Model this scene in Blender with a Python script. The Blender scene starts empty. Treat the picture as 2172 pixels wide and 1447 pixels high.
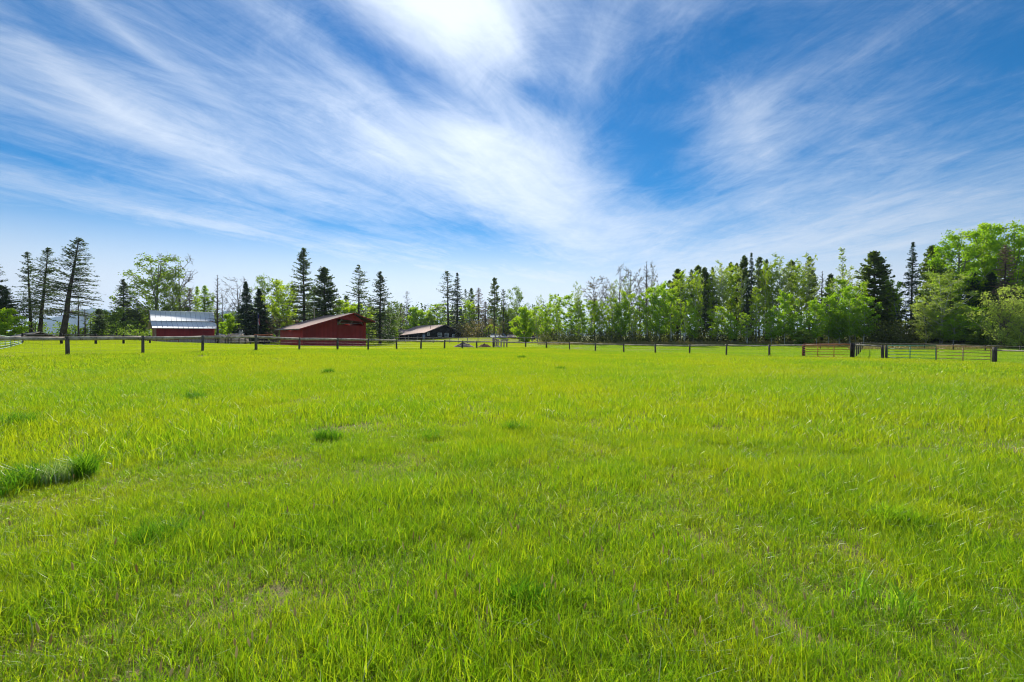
import bpy, math, random
import numpy as np
from mathutils import Vector, Matrix
from mathutils.geometry import tessellate_polygon

C = bpy.context.scene.collection
SC = bpy.context.scene
PI = math.pi
F = 1026.0            # focal length in pixels of the 2172 px wide photo
HY = 712.0            # horizon row
EYE = 1.65
R = math.radians

# ------------------------------------------------------------------ camera
cam = bpy.data.objects.new('camera', bpy.data.cameras.new('camera'))
C.objects.link(cam); SC.camera = cam
cam.location = (0, 0, EYE)
cam.rotation_euler = (R(90 - 0.64), 0, 0)
cam.data.lens = 36.0 * F / 2172.0
cam.data.sensor_width = 36.0
cam.data.clip_start = 0.05
cam.data.clip_end = 60000

# ------------------------------------------------------------------ light
SUN_AZ = R(-9.0)      # left of straight ahead
SUN_EL = R(37.0)
SC.view_settings.view_transform = 'Standard'
SC.view_settings.look = 'None'
SC.view_settings.gamma = 1
SC.view_settings.use_curve_mapping = False
SC.view_settings.exposure = 0.35
SC.cycles.max_bounces = 8
SC.cycles.diffuse_bounces = 3
SC.cycles.transmission_bounces = 5
SC.cycles.transparent_max_bounces = 8
SC.cycles.use_denoising = True
SC.cycles.filter_width = 1.05

sd = bpy.data.lights.new('sun', 'SUN'); sd.energy = 4.6; sd.angle = R(0.6); sd.color = (1, 0.95, 0.86)
so = bpy.data.objects.new('sun', sd); C.objects.link(so)
sdir = Vector((math.sin(SUN_AZ) * math.cos(SUN_EL), math.cos(SUN_AZ) * math.cos(SUN_EL), math.sin(SUN_EL)))
so.rotation_euler = sdir.to_track_quat('Z', 'Y').to_euler()
so.location = sdir * 50


class NT:
    """tiny node-tree helper"""
    def __init__(s, tree):
        s.t = tree; s.n = tree.nodes; s.l = tree.links
    def add(s, typ, **kw):
        nd = s.n.new(typ)
        for k, v in kw.items(): setattr(nd, k, v)
        return nd
    def link(s, a, b): s.l.new(a, b)
    def put(s, sock, v):
        if isinstance(v, bpy.types.NodeSocket): s.link(v, sock)
        else: sock.default_value = v
    def math(s, op, a, b=0.0, c=0.0, clamp=False):
        m = s.add('ShaderNodeMath', operation=op, use_clamp=clamp)
        s.put(m.inputs[0], a); s.put(m.inputs[1], b); s.put(m.inputs[2], c)
        return m.outputs[0]
    def mix(s, f, a, b, blend='MIX'):
        m = s.add('ShaderNodeMix', data_type='RGBA', blend_type=blend)
        s.put(m.inputs[0], f); s.put(m.inputs[6], a); s.put(m.inputs[7], b)
        return m.outputs[2]
    def noise(s, vec, scale, detail=4.0, rough=0.5, dist=0.0):
        n = s.add('ShaderNodeTexNoise')
        if vec is not None: s.link(vec, n.inputs['Vector'])
        n.inputs['Scale'].default_value = scale; n.inputs['Detail'].default_value = detail
        n.inputs['Roughness'].default_value = rough; n.inputs['Distortion'].default_value = dist
        return n
    def ramp(s, f, lo, hi):
        m = s.add('ShaderNodeMapRange', interpolation_type='SMOOTHSTEP')
        s.put(m.inputs[0], f); s.put(m.inputs[1], lo); s.put(m.inputs[2], hi)
        return m.outputs[0]


# ------------------------------------------------------------------ world: Nishita sky with a deck of cirrus
w = bpy.data.worlds.new("World"); SC.world = w; w.use_nodes = True
W = NT(w.node_tree); W.n.clear()
sky = W.add('ShaderNodeTexSky', sky_type='NISHITA')
sky.sun_disc = False; sky.sun_elevation = SUN_EL; sky.sun_rotation = SUN_AZ
sky.air_density = 1.0; sky.dust_density = 0.15; sky.ozone_density = 3.0; sky.altitude = 900
tc = W.add('ShaderNodeTexCoord')
sep = W.add('ShaderNodeSeparateXYZ'); W.link(tc.outputs['Generated'], sep.inputs[0])
dx, dy, dz = sep.outputs
az = W.math('ARCTAN2', dx, dy); el = W.math('ARCSINE', dz)
ae = W.add('ShaderNodeCombineXYZ'); W.link(az, ae.inputs[0]); W.link(el, ae.inputs[1])
# the flat cloud deck seen in perspective
zz = W.math('ADD', W.math('MAXIMUM', dz, 0.0), 0.07)
deck = W.add('ShaderNodeCombineXYZ')
W.link(W.math('DIVIDE', dx, zz), deck.inputs[0]); W.link(W.math('DIVIDE', dy, zz), deck.inputs[1])


def streaks(px, su, sv, scale, detail, rough, dist, off):
    """noise drawn out along the direction that vanishes at column px"""
    m = W.add('ShaderNodeMapping', vector_type='TEXTURE')
    W.link(deck.outputs[0], m.inputs[0])
    th = math.atan2(F, px - 1086)
    m.inputs['Location'].default_value = (off, off * 0.7, 0)
    m.inputs['Rotation'].default_value = (0, 0, th)
    m.inputs['Scale'].default_value = (su, sv, 1)
    return W.noise(m.outputs[0], scale, detail, rough, dist).outputs[0]


nA = streaks(1620, 3.2, 1.0, 1.5, 10, 0.66, 0.5, 3.1)
nA2 = streaks(1720, 3.5, 1.0, 6.0, 8, 0.72, 0.8, 5.3)
nB = streaks(900, 3.0, 1.0, 1.3, 10, 0.66, 0.5, 11.7)
nB2 = streaks(820, 3.0, 1.0, 5.0, 8, 0.72, 0.9, 1.7)
nC = W.noise(deck.outputs[0], 2.6, 10, 0.72, 1.4).outputs[0]
nbig = W.noise(ae.outputs[0], 3.0, 3, 0.5, 0.3)
warp = W.add('ShaderNodeVectorMath', operation='MULTIPLY_ADD')
W.link(nbig.outputs['Color'], warp.inputs[0]); warp.inputs[1].default_value = (0.10, 0.06, 0)
base_shift = W.add('ShaderNodeVectorMath', operation='SUBTRACT')
W.link(ae.outputs[0], base_shift.inputs[0]); base_shift.inputs[1].default_value = (0.05, 0.03, 0)
W.link(base_shift.outputs[0], warp.inputs[2])


def blob(acc, px, py, rx, ry, tilt, wgt):
    a = math.atan2(px - 1086, F); e = math.atan2(HY - py, math.hypot(F, px - 1086))
    sx = F / (F * F + (px - 1086) ** 2); sy = math.cos(e) ** 2 * math.cos(a) / F
    m = W.add('ShaderNodeMapping', vector_type='TEXTURE')
    W.link(warp.outputs[0], m.inputs[0])
    m.inputs['Location'].default_value = (a, e, 0)
    m.inputs['Rotation'].default_value = (0, 0, -R(tilt))
    m.inputs['Scale'].default_value = (1.75 * rx * sx, 1.75 * ry * sy, 1)
    g = W.add('ShaderNodeTexGradient', gradient_type='QUADRATIC_SPHERE')
    W.link(m.outputs[0], g.inputs[0])
    return W.math('MULTIPLY_ADD', g.outputs['Fac'], wgt, acc)


acc = 0.375
for b in [
    (930, -30, 210, 150, 10, 0.95), (960, 50, 260, 120, 20, 0.24), (900, 168, 300, 40, 22, -0.30), (1130, 190, 110, 50, 30, -0.30), (1090, 110, 70, 60, 40, 0.2), (800, 285, 520, 60, 22, 0.28),
    (1040, 300, 300, 120, 12, 0.50), (230, 215, 420, 55, 24, 0.34), (1150, 440, 480, 120, 20, 0.30),
    (430, 470, 560, 45, 7, 0.28), (1560, 600, 800, 130, 0, 0.36), (1585, 310, 80, 150, -20, 0.26),
    (1950, 460, 500, 110, -18, 0.16), (250, 670, 900, 60, 0, 0.40), (300, 625, 800, 38, 3, 0.42), (950, 610, 380, 40, 0, 0.34), (870, 575, 500, 26, 3, 0.28),
    (1250, 150, 50, 190, 28, 0.26), (500, 330, 420, 60, 20, 0.22), (300, 100, 330, 26, 24, 0.22),
    (1560, 110, 640, 200, 0, -0.32), (1360, 310, 170, 120, 30, -0.46), (1390, 395, 150, 45, 20, -0.22),
    (520, 110, 560, 75, 18, -0.26), (800, 150, 260, 45, 24, -0.30), (60, 50, 320, 90, 15, -0.34),
    (100, 335, 380, 30, 12, -0.26), (160, 515, 620, 26, 6, -0.60), (640, 552, 520, 20, 5, -0.58), (300, 572, 600, 12, 4, -0.3),
    (700, 480, 140, 22, 5, -0.30), (2130, 140, 320, 280, -20, -0.30), (560, 410, 320, 25, 10, -0.16),
    (1010, 490, 120, 22, 10, -0.2), (1740, 210, 200, 40, -10, -0.14),
]:
    acc = blob(acc, *b)
wB = W.ramp(az, -0.02, 0.35)
iwB = W.math('SUBTRACT', 1.0, wB)
def lerp(a, b): return W.math('ADD', W.math('MULTIPLY', W.math('SUBTRACT', a, 0.5), iwB), W.math('MULTIPLY', W.math('SUBTRACT', b, 0.5), wB))
mixAB = lerp(nA, nB); fine = lerp(nA2, nB2)
dens = W.math('MULTIPLY_ADD', mixAB, 0.82, acc)
dens = W.math('MULTIPLY_ADD', fine, 0.52, dens)
dens = W.math('MULTIPLY_ADD', W.math('SUBTRACT', nC, 0.5), 0.46, dens)
cov = W.math('MULTIPLY', W.ramp(dens, -0.02, 1.12), 0.96)
cov = W.math('MAXIMUM', cov, W.math('MULTIPLY', W.ramp(el, 0.24, 0.06), 0.95))   # far cloud closes up towards the horizon
# graded sky blue
hs = W.add('ShaderNodeHueSaturation'); W.link(sky.outputs[0], hs.inputs['Color'])
hs.inputs['Saturation'].default_value = 1.6; hs.inputs['Value'].default_value = 0.76
# clouds are lit by the sun: whiter round it
sunv = W.add('ShaderNodeVectorMath', operation='DOT_PRODUCT')
W.link(tc.outputs['Generated'], sunv.inputs[0]); sunv.inputs[1].default_value = sdir
near = W.math('POWER', W.math('MAXIMUM', sunv.outputs['Value'], 0.0), 4.0)
cb = W.math('MULTIPLY_ADD', near, 3.0, 6.1)
cl = W.add('ShaderNodeVectorMath', operation='SCALE'); cl.inputs[0].default_value = (0.86, 0.95, 1.08)
W.link(cb, cl.inputs['Scale'])
skycol = W.mix(cov, hs.outputs[0], cl.outputs[0])
bg = W.add('ShaderNodeBackground'); W.link(skycol, bg.inputs[0]); bg.inputs[1].default_value = 0.1
wo = W.add('ShaderNodeOutputWorld'); W.link(bg.outputs[0], wo.inputs[0])
w.cycles.sampling_method = 'MANUAL'; w.cycles.sample_map_resolution = 256

# ------------------------------------------------------------------ helpers
def X_at(px, Y): return (px - 1086.0) / F * Y
def Z_at(py, Y): return EYE + (HY - py) / F * Y


def tag(o, label=None, cat=None, group=None, kind=None):
    if label: o['label'] = label
    if cat: o['category'] = cat
    if group: o['group'] = group
    if kind: o['kind'] = kind
    return o


def empty(name, loc, rz=0.0):
    o = bpy.data.objects.new(name, None); C.objects.link(o)
    o.empty_display_size = 0.3; o.location = loc; o.rotation_euler = (0, 0, rz)
    return o


def np_mesh(name, V, faces, mats, midx=None, attrs=None, smooth=False):
    """faces: list of (n,k) index arrays"""
    me = bpy.data.meshes.new(name)
    V = np.asarray(V, dtype=np.float32).reshape(-1, 3)
    me.vertices.add(len(V)); me.vertices.foreach_set('co', V.ravel())
    faces = [np.asarray(f, dtype=np.int32) for f in faces if len(f)]
    if faces:
        loops = np.concatenate([f.ravel() for f in faces])
        tot = np.concatenate([np.full(len(f), f.shape[1], dtype=np.int32) for f in faces])
        start = np.concatenate([[0], np.cumsum(tot)[:-1]]).astype(np.int32)
        me.loops.add(len(loops)); me.loops.foreach_set('vertex_index', loops)
        me.polygons.add(len(tot)); me.polygons.foreach_set('loop_start', start)
        me.polygons.foreach_set('loop_total', tot)
        if midx is not None: me.polygons.foreach_set('material_index', np.asarray(midx, dtype=np.int32))
        if smooth: me.polygons.foreach_set('use_smooth', np.ones(len(tot), dtype=bool))
    for k, (typ, arr) in (attrs or {}).items():
        a = me.attributes.new(k, typ, 'POINT'); a.data.foreach_set('value', arr)
    me.update(calc_edges=True)
    for m in (mats if isinstance(mats, (list, tuple)) else [mats]): me.materials.append(m)
    return me


def obj(name, me, parent=None, loc=None):
    o = bpy.data.objects.new(name, me); C.objects.link(o)
    if parent: o.parent = parent
    if loc is not None: o.location = loc
    return o


class MB:
    """collects boxes, prisms and tubes into one mesh"""
    def __init__(s): s.V = []; s.F3 = []; s.F4 = []; s.n = 0
    def raw(s, V, quads=(), tris=()):
        V = np.asarray(V, float).reshape(-1, 3)
        if len(quads): s.F4.append(np.asarray(quads) + s.n)
        if len(tris): s.F3.append(np.asarray(tris) + s.n)
        s.V.append(V); s.n += len(V)
        return s
    def box(s, c, size, ax=None, jit=0.0):
        """ax: 3x3 rows = local axes"""
        h = np.array(size) / 2.0
        P = np.array([[i, j, k] for i in (-1, 1) for j in (-1, 1) for k in (-1, 1)], float) * h
        if jit: P += np.random.RandomState(s.n + 5).uniform(-jit, jit, P.shape)
        if ax is not None: P = P @ np.asarray(ax, float)
        q = [[0, 1, 3, 2], [4, 6, 7, 5], [0, 4, 5, 1], [2, 3, 7, 6], [0, 2, 6, 4], [1, 5, 7, 3]]
        return s.raw(P + np.asarray(c, float), q)
    def tube(s, pts, rad, k=6, cap=True):
        pts = np.asarray(pts, float); n = len(pts)
        rad = np.broadcast_to(rad, (n,)) if np.ndim(rad) else np.full(n, rad)
        T = np.gradient(pts, axis=0); T /= np.linalg.norm(T, axis=1)[:, None] + 1e-9
        ref = np.array([0, 0, 1.0]) if abs(T[0][2]) < 0.9 else np.array([1.0, 0, 0])
        U = np.cross(T, ref); U /= np.linalg.norm(U, axis=1)[:, None] + 1e-9
        Wv = np.cross(T, U)
        a = np.arange(k) * 2 * PI / k
        V = pts[:, None, :] + rad[:, None, None] * (np.cos(a)[None, :, None] * U[:, None, :] + np.sin(a)[None, :, None] * Wv[:, None, :])
        q = []
        for i in range(n - 1):
            for j in range(k):
                q.append([i * k + j, i * k + (j + 1) % k, (i + 1) * k + (j + 1) % k, (i + 1) * k + j])
        t = []
        if cap:
            for j in range(1, k - 1):
                t.append([0, j + 1, j]); b = (n - 1) * k; t.append([b, b + j, b + j + 1])
        return s.raw(V.reshape(-1, 3), q, t)
    def prism(s, poly, d):
        """poly: (n,3) planar outline, d: extrusion vector"""
        P = np.asarray(poly, float); n = len(P); d = np.asarray(d, float)
        V = np.concatenate([P, P + d]); q = [[i, (i + 1) % n, n + (i + 1) % n, n + i] for i in range(n)]
        t = []
        for a_, b_, c_ in tessellate_polygon([[Vector(p_) for p_ in P]]): t += [[a_, b_, c_], [n + a_, n + c_, n + b_]]
        return s.raw(V, q, t)
    def build(s, name, mat, parent=None, smooth=False):
        if not s.n: return None
        f = []
        if s.F3: f.append(np.concatenate(s.F3))
        if s.F4: f.append(np.concatenate(s.F4))
        return obj(name, np_mesh(name, np.concatenate(s.V), f, mat, smooth=smooth), parent)


# ------------------------------------------------------------------ materials
def mat(name):
    m = bpy.data.materials.new(name); m.use_nodes = True
    t = NT(m.node_tree); t.n.clear()
    out = t.add('ShaderNodeOutputMaterial')
    return m, t, out


def surf(name, c1, c2, scale=4.0, rough=0.8, stretch=(1, 1, 1), bump=0.3, spec=0.3, metal=0.0, c3=None, s3=20.0, det=6):
    m, t, out = mat(name)
    tcn = t.add('ShaderNodeTexCoord'); mp = t.add('ShaderNodeMapping'); t.link(tcn.outputs['Object'], mp.inputs[0])
    mp.inputs['Scale'].default_value = stretch
    n = t.noise(mp.outputs[0], scale, det, 0.6)
    col = t.mix(t.ramp(n.outputs[0], 0.32, 0.68), (*c1, 1), (*c2, 1))
    if c3:
        n3 = t.noise(mp.outputs[0], s3, 4, 0.6)
        col = t.mix(t.ramp(n3.outputs[0], 0.52, 0.72), col, (*c3, 1))
    p = t.add('ShaderNodeBsdfPrincipled'); t.link(col, p.inputs['Base Color'])
    p.inputs['Roughness'].default_value = rough; p.inputs['Specular IOR Level'].default_value = spec
    p.inputs['Metallic'].default_value = metal
    if bump:
        b = t.add('ShaderNodeBump'); b.inputs['Strength'].default_value = bump; b.inputs['Distance'].default_value = 0.03
        t.link(n.outputs[0], b.inputs['Height']); t.link(b.outputs[0], p.inputs['Normal'])
    t.link(p.outputs[0], out.inputs[0])
    return m


def foliage(name, c1, c2, trans=0.45, tcol=None, scale=0.5, spec=0.25):
    """leaves: diffuse + light passing through, clumps vary in tone"""
    m, t, out = mat(name)
    g = t.add('ShaderNodeNewGeometry'); oi = t.add('ShaderNodeObjectInfo')
    n = t.noise(g.outputs['Position'], scale, 3, 0.6)
    f = t.math('ADD', t.math('MULTIPLY', t.math('SUBTRACT', n.outputs[0], 0.5), 2.2), t.math('MULTIPLY_ADD', oi.outputs['Random'], 0.5, 0.25), clamp=True)
    rnd = g.outputs['Random Per Island']
    f = t.math('ADD', f, t.math('MULTIPLY', t.math('SUBTRACT', rnd, 0.5), 0.7), clamp=True)
    col = t.mix(f, (*c1, 1), (*c2, 1))
    p = t.add('ShaderNodeBsdfPrincipled'); t.link(col, p.inputs['Base Color'])
    p.inputs['Roughness'].default_value = 0.55; p.inputs['Specular IOR Level'].default_value = spec
    tr = t.add('ShaderNodeBsdfTranslucent')
    tc_ = t.mix(1.0, col, (*(tcol or (1.5, 1.6, 0.7)), 1), 'MULTIPLY'); t.link(tc_, tr.inputs[0])
    ms = t.add('ShaderNodeMixShader'); ms.inputs[0].default_value = trans
    t.link(p.outputs[0], ms.inputs[1]); t.link(tr.outputs[0], ms.inputs[2]); t.link(ms.outputs[0], out.inputs[0])
    return m


M = {}
M['wood_grey'] = surf('weathered_wood', (0.18, 0.15, 0.125), (0.42, 0.37, 0.31), 3, 0.9, (1, 1, 0.3), 0.5)
M['wood_post'] = surf('dark_post_wood', (0.05, 0.042, 0.035), (0.16, 0.14, 0.12), 6, 0.9, (1, 1, 0.25), 0.6)
M['wood_rail'] = surf('peeled_rail_wood', (0.28, 0.23, 0.18), (0.58, 0.50, 0.40), 2, 0.85, (1, 1, 1), 0.4, c3=(0.15, 0.12, 0.10), s3=5)
M['wood_tan'] = surf('tan_wood', (0.45, 0.33, 0.2), (0.6, 0.48, 0.33), 3, 0.8, (1, 1, 0.3), 0.4)
M['wire'] = surf('fence_wire', (0.2, 0.19, 0.18), (0.3, 0.28, 0.26), 5, 0.5, bump=0, metal=0.6)
M['rust'] = surf('rusty_pipe', (0.42, 0.10, 0.04), (0.62, 0.20, 0.09), 6, 0.7, bump=0.1)
M['brownpipe'] = surf('brown_pipe', (0.34, 0.18, 0.09), (0.5, 0.30, 0.17), 6, 0.6, bump=0.1, c3=(0.28, 0.3, 0.26), s3=3)
M['greenpipe'] = surf('green_pipe', (0.05, 0.22, 0.11), (0.14, 0.36, 0.22), 6, 0.5, bump=0.1, c3=(0.3, 0.36, 0.3), s3=4)
M['palegreen'] = surf('pale_green_pipe', (0.22, 0.36, 0.28), (0.38, 0.5, 0.42), 6, 0.45, bump=0.1)
M['bark'] = surf('bark_dark', (0.045, 0.035, 0.028), (0.12, 0.095, 0.075), 3, 0.95, (1, 1, 0.3), 0.6)
M['bark_red'] = surf('bark_brown', (0.07, 0.045, 0.032), (0.16, 0.11, 0.08), 3, 0.95, (1, 1, 0.3), 0.6)
M['bark_pale'] = surf('bark_pale', (0.45, 0.44, 0.38), (0.72, 0.70, 0.63), 3, 0.85, (1, 1, 0.6), 0.3, c3=(0.08, 0.07, 0.06), s3=6)
M['bark_grey'] = surf('bark_grey', (0.14, 0.125, 0.11), (0.28, 0.25, 0.22), 3, 0.9, (1, 1, 0.4), 0.4)


def planks(name, c1, c2, width, axis, bump=0.6, c3=None, rough=0.75):
    """painted boards; joints run across the local axis"""
    m, t, out = mat(name)
    tcn = t.add('ShaderNodeTexCoord'); s = t.add('ShaderNodeSeparateXYZ'); t.link(tcn.outputs['Object'], s.inputs[0])
    u = t.math('DIVIDE', s.outputs[axis], width)
    fr = t.math('FRACT', u); fl = t.math('FLOOR', u)
    gap = t.math('LESS_THAN', t.math('ABSOLUTE', t.math('SUBTRACT', fr, 0.5)), 0.44)
    wn = t.add('ShaderNodeTexWhiteNoise', noise_dimensions='1D'); t.link(fl, wn.inputs['W'])
    mp = t.add('ShaderNodeMapping'); t.link(tcn.outputs['Object'], mp.inputs[0]); mp.inputs['Scale'].default_value = (3, 3, 0.6)
    n = t.noise(mp.outputs[0], 3, 6, 0.65)
    f = t.math('ADD', t.math('MULTIPLY', wn.outputs[0], 0.5), t.math('MULTIPLY', n.outputs[0], 0.6), clamp=True)
    col = t.mix(f, (*c1, 1), (*c2, 1))
    if c3:
        col = t.mix(t.ramp(n.outputs[0], 0.58, 0.75), col, (*c3, 1))
    p = t.add('ShaderNodeBsdfPrincipled'); t.link(col, p.inputs['Base Color']); p.inputs['Roughness'].default_value = rough
    b = t.add('ShaderNodeBump'); b.inputs['Strength'].default_value = bump; b.inputs['Distance'].default_value = 0.04
    t.link(gap, b.inputs['Height']); t.link(b.outputs[0], p.inputs['Normal'])
    t.link(p.outputs[0], out.inputs[0])
    return m


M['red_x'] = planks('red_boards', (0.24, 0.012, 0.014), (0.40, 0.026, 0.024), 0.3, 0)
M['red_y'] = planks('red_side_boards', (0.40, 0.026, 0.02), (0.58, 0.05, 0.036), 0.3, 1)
M['brown_end'] = planks('faded_red_boards', (0.22, 0.07, 0.06), (0.42, 0.2, 0.17), 0.3, 1, c3=(0.45, 0.38, 0.34))
M['wallgrey'] = planks('grey_boards', (0.2, 0.17, 0.16), (0.42, 0.37, 0.35), 0.22, 0, c3=(0.14, 0.06, 0.05))
M['shingle'] = surf('brown_shingles', (0.20, 0.135, 0.115), (0.30, 0.21, 0.18), 1.5, 0.9, bump=0.2, c3=(0.34, 0.25, 0.22), s3=9)
M['shingle_h'] = surf('tan_shingles', (0.30, 0.21, 0.17), (0.42, 0.31, 0.26), 1.5, 0.9, bump=0.2, c3=(0.46, 0.35, 0.3), s3=9)
M['tin'] = surf('galvanised_tin', (0.74, 0.77, 0.82), (0.82, 0.85, 0.88), 0.8, 0.6, bump=0, metal=0.0, spec=0.35)
M['tin_dark'] = surf('dull_tin', (0.2, 0.24, 0.3), (0.34, 0.4, 0.46), 1.2, 0.8, bump=0.02, spec=0.1)
M['blackwood'] = planks('dark_brown_siding', (0.016, 0.012, 0.011), (0.032, 0.025, 0.022), 0.3, 0)
M['dark'] = surf('dark_boards', (0.02, 0.014, 0.012), (0.04, 0.03, 0.026), 2, 0.9)
M['white'] = surf('white_paint', (0.8, 0.8, 0.78), (0.86, 0.86, 0.84), 2, 0.6, bump=0)
M['glass'] = surf('window_glass', (0.03, 0.035, 0.04), (0.06, 0.07, 0.08), 2, 0.08, bump=0, spec=0.6)
M['dirt'] = surf('grey_dirt', (0.16, 0.11, 0.085), (0.32, 0.23, 0.18), 1.2, 0.95, bump=0.8, c3=(0.4, 0.32, 0.26), s3=6)
M['manure'] = surf('brown_muck', (0.12, 0.05, 0.025), (0.30, 0.14, 0.07), 2.0, 0.95, bump=0.8, c3=(0.42, 0.25, 0.14), s3=7)
M['tanlog'] = surf('cut_logs', (0.50, 0.36, 0.24), (0.72, 0.56, 0.42), 2.0, 0.9, bump=0.4, c3=(0.75, 0.7, 0.66), s3=1)
M['steel'] = surf('grey_steel', (0.4, 0.42, 0.44), (0.55, 0.57, 0.6), 2, 0.4, bump=0, metal=0.7)
M['flag_red'] = surf('flag_red', (0.45, 0.03, 0.04), (0.5, 0.04, 0.05), 2, 0.8, bump=0)
M['flag_blue'] = surf('flag_blue', (0.02, 0.04, 0.2), (0.03, 0.05, 0.25), 2, 0.8, bump=0)

# ------------------------------------------------------------------ terrain
CP = []      # (X, Y, z)
for x in (-14, -6, 0, 6, 14):
    for y in (-8, 0, 8): CP.append((x, y, 0.0))
for px, Y, y in [(143, 34.2, 756), (303, 38.4, 750), (430, 42.7, 747), (543, 47, 744), (700, 55, 744), (788, 59.6, 743.5), (893, 66, 742.5), (943, 72, 741),
                 (1047, 85, 738.5), (1115, 92, 737.5), (1208, 84, 743), (1323, 74.2, 748.5), (1463, 64.9, 752), (1632, 56.2, 757),
                 (1810, 49.3, 760.5), (2110, 41, 770), (100, 60, 732), (200, 75, 722), (66, 90, 717), (150, 90, 717), (262, 112, 719),
                 (320, 97, 732), (450, 103, 730), (520, 110, 727), (560, 120, 725), (600, 90, 732.5), (643, 79.7, 734), (776, 86, 735.5),
                 (806, 125, 722), (870, 150, 722), (780, 135, 722), (1150, 118, 727.5), (1250, 112, 729), (1400, 110, 729.5), (1600, 108, 729.5),
                 (1850, 97, 732), (2000, 92, 733), (2150, 88, 735), (1961, 82, 741), (2090, 76, 745),
                 (943, 118, 728), (1010, 118, 728), (1080, 118, 728), (985, 146, 716.8), (1030, 146, 716.8), (1090, 140, 722), (1120, 135, 726),
                 (930, 146, 722), (950, 190, 718), (1050, 190, 718), (700, 190, 716), (400, 190, 716), (100, 190, 714), (1500, 190, 720), (2100, 170, 724),
                 (-300, 60, 722), (2500, 60, 752)]:
    CP.append((X_at(px, Y), Y, Z_at(y, Y)))
CP = np.array(CP)
_c = 7.0
def _phi(d2): return np.sqrt(d2 + _c * _c)
_n = len(CP)
_D = ((CP[:, None, :2] - CP[None, :, :2]) ** 2).sum(2)
_A = np.zeros((_n + 3, _n + 3)); _A[:_n, :_n] = _phi(_D) - np.eye(_n) * 0.25
_P = np.c_[np.ones(_n), CP[:, :2] / 100.0]; _A[:_n, _n:] = _P; _A[_n:, :_n] = _P.T
_W = np.linalg.solve(_A, np.r_[CP[:, 2], 0, 0, 0])
def terrain(x, y):
    x = np.atleast_1d(np.asarray(x, float)); y = np.atleast_1d(np.asarray(y, float))
    out = np.zeros(len(x))
    for i in range(0, len(x), 20000):
        xs, ys = x[i:i + 20000], y[i:i + 20000]
        cx, cy = np.clip(xs, -170, 150), np.clip(ys, -12, 200)
        D = (cx[:, None] - CP[None, :, 0]) ** 2 + (cy[:, None] - CP[None, :, 1]) ** 2
        z = _phi(D) @ _W[:_n] + _W[_n] + _W[_n + 1] * cx / 100 + _W[_n + 2] * cy / 100
        d = np.hypot(xs - cx, ys - cy)
        out[i:i + 20000] = np.clip(z, -2.5, 2.5) * np.exp(-d / 120.0)
    return out
def gz(x, y): return float(terrain(x, y)[0])


def vnoise(x, y, s, seed=0):
    """smooth value noise for placing things"""
    r = np.random.RandomState(seed).rand(64, 64)
    u = (x / s) % 64; v = (y / s) % 64
    i = np.floor(u).astype(int); j = np.floor(v).astype(int); fu = u - i; fv = v - j
    fu = fu * fu * (3 - 2 * fu); fv = fv * fv * (3 - 2 * fv)
    i %= 64; j %= 64; i1 = (i + 1) % 64; j1 = (j + 1) % 64
    return (r[i, j] * (1 - fu) + r[i1, j] * fu) * (1 - fv) + (r[i, j1] * (1 - fu) + r[i1, j1] * fu) * fv


def axis(vals_near, step, lim, g):
    a = [0.0]; s = step
    while a[-1] < lim:
        a.append(a[-1] + s)
        if a[-1] > vals_near: s *= g
    return a
ax_ = axis(120, 2.0, 14000, 1.18)
gx = np.array(sorted([-v for v in ax_[1:]] + ax_))
gy = np.array([-40, -30, -20, -14, -10, -8] + [v - 6 for v in axis(200, 2.0, 14000, 1.18)])
GX, GY = np.meshgrid(gx, gy)
GZ = terrain(GX.ravel(), GY.ravel()).reshape(GX.shape)
ny, nx = GX.shape
ii = np.arange(ny * nx).reshape(ny, nx)
quads = np.stack([ii[:-1, :-1], ii[:-1, 1:], ii[1:, 1:], ii[1:, :-1]], -1).reshape(-1, 4)

mg, t, out = mat('meadow_ground')
g = t.add('ShaderNodeNewGeometry')
n1 = t.noise(g.outputs['Position'], 0.15, 5, 0.6); n2 = t.noise(g.outputs['Position'], 9.0, 6, 0.7); n3 = t.noise(g.outputs['Position'], 60.0, 4, 0.7)
green = t.mix(t.ramp(n1.outputs[0], 0.35, 0.65), (0.16, 0.25, 0.012, 1), (0.24, 0.31, 0.02, 1))
soil = t.mix(n3.outputs[0], (0.06, 0.05, 0.025, 1), (0.36, 0.29, 0.16, 1))
sp = t.add('ShaderNodeSeparateXYZ'); t.link(g.outputs['Position'], sp.inputs[0])
dist = t.math('SQRT', t.math('ADD', t.math('MULTIPLY', sp.outputs[0], sp.outputs[0]), t.math('MULTIPLY', sp.outputs[1], sp.outputs[1])))
col = t.mix(t.ramp(n2.outputs[0], 0.42, 0.62), soil, green)
p = t.add('ShaderNodeBsdfPrincipled'); t.link(col, p.inputs['Base Color']); p.inputs['Roughness'].default_value = 0.95
p.inputs['Specular IOR Level'].default_value = 0.1
b = t.add('ShaderNodeBump'); b.inputs['Strength'].default_value = 0.6; b.inputs['Distance'].default_value = 0.05
t.link(n2.outputs[0], b.inputs['Height']); t.link(b.outputs[0], p.inputs['Normal']); t.link(p.outputs[0], out.inputs[0])
go = obj('ground', np_mesh('ground', np.stack([GX.ravel(), GY.ravel(), GZ.ravel()], 1), [quads], mg, smooth=True))
tag(go, kind='structure')

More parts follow.
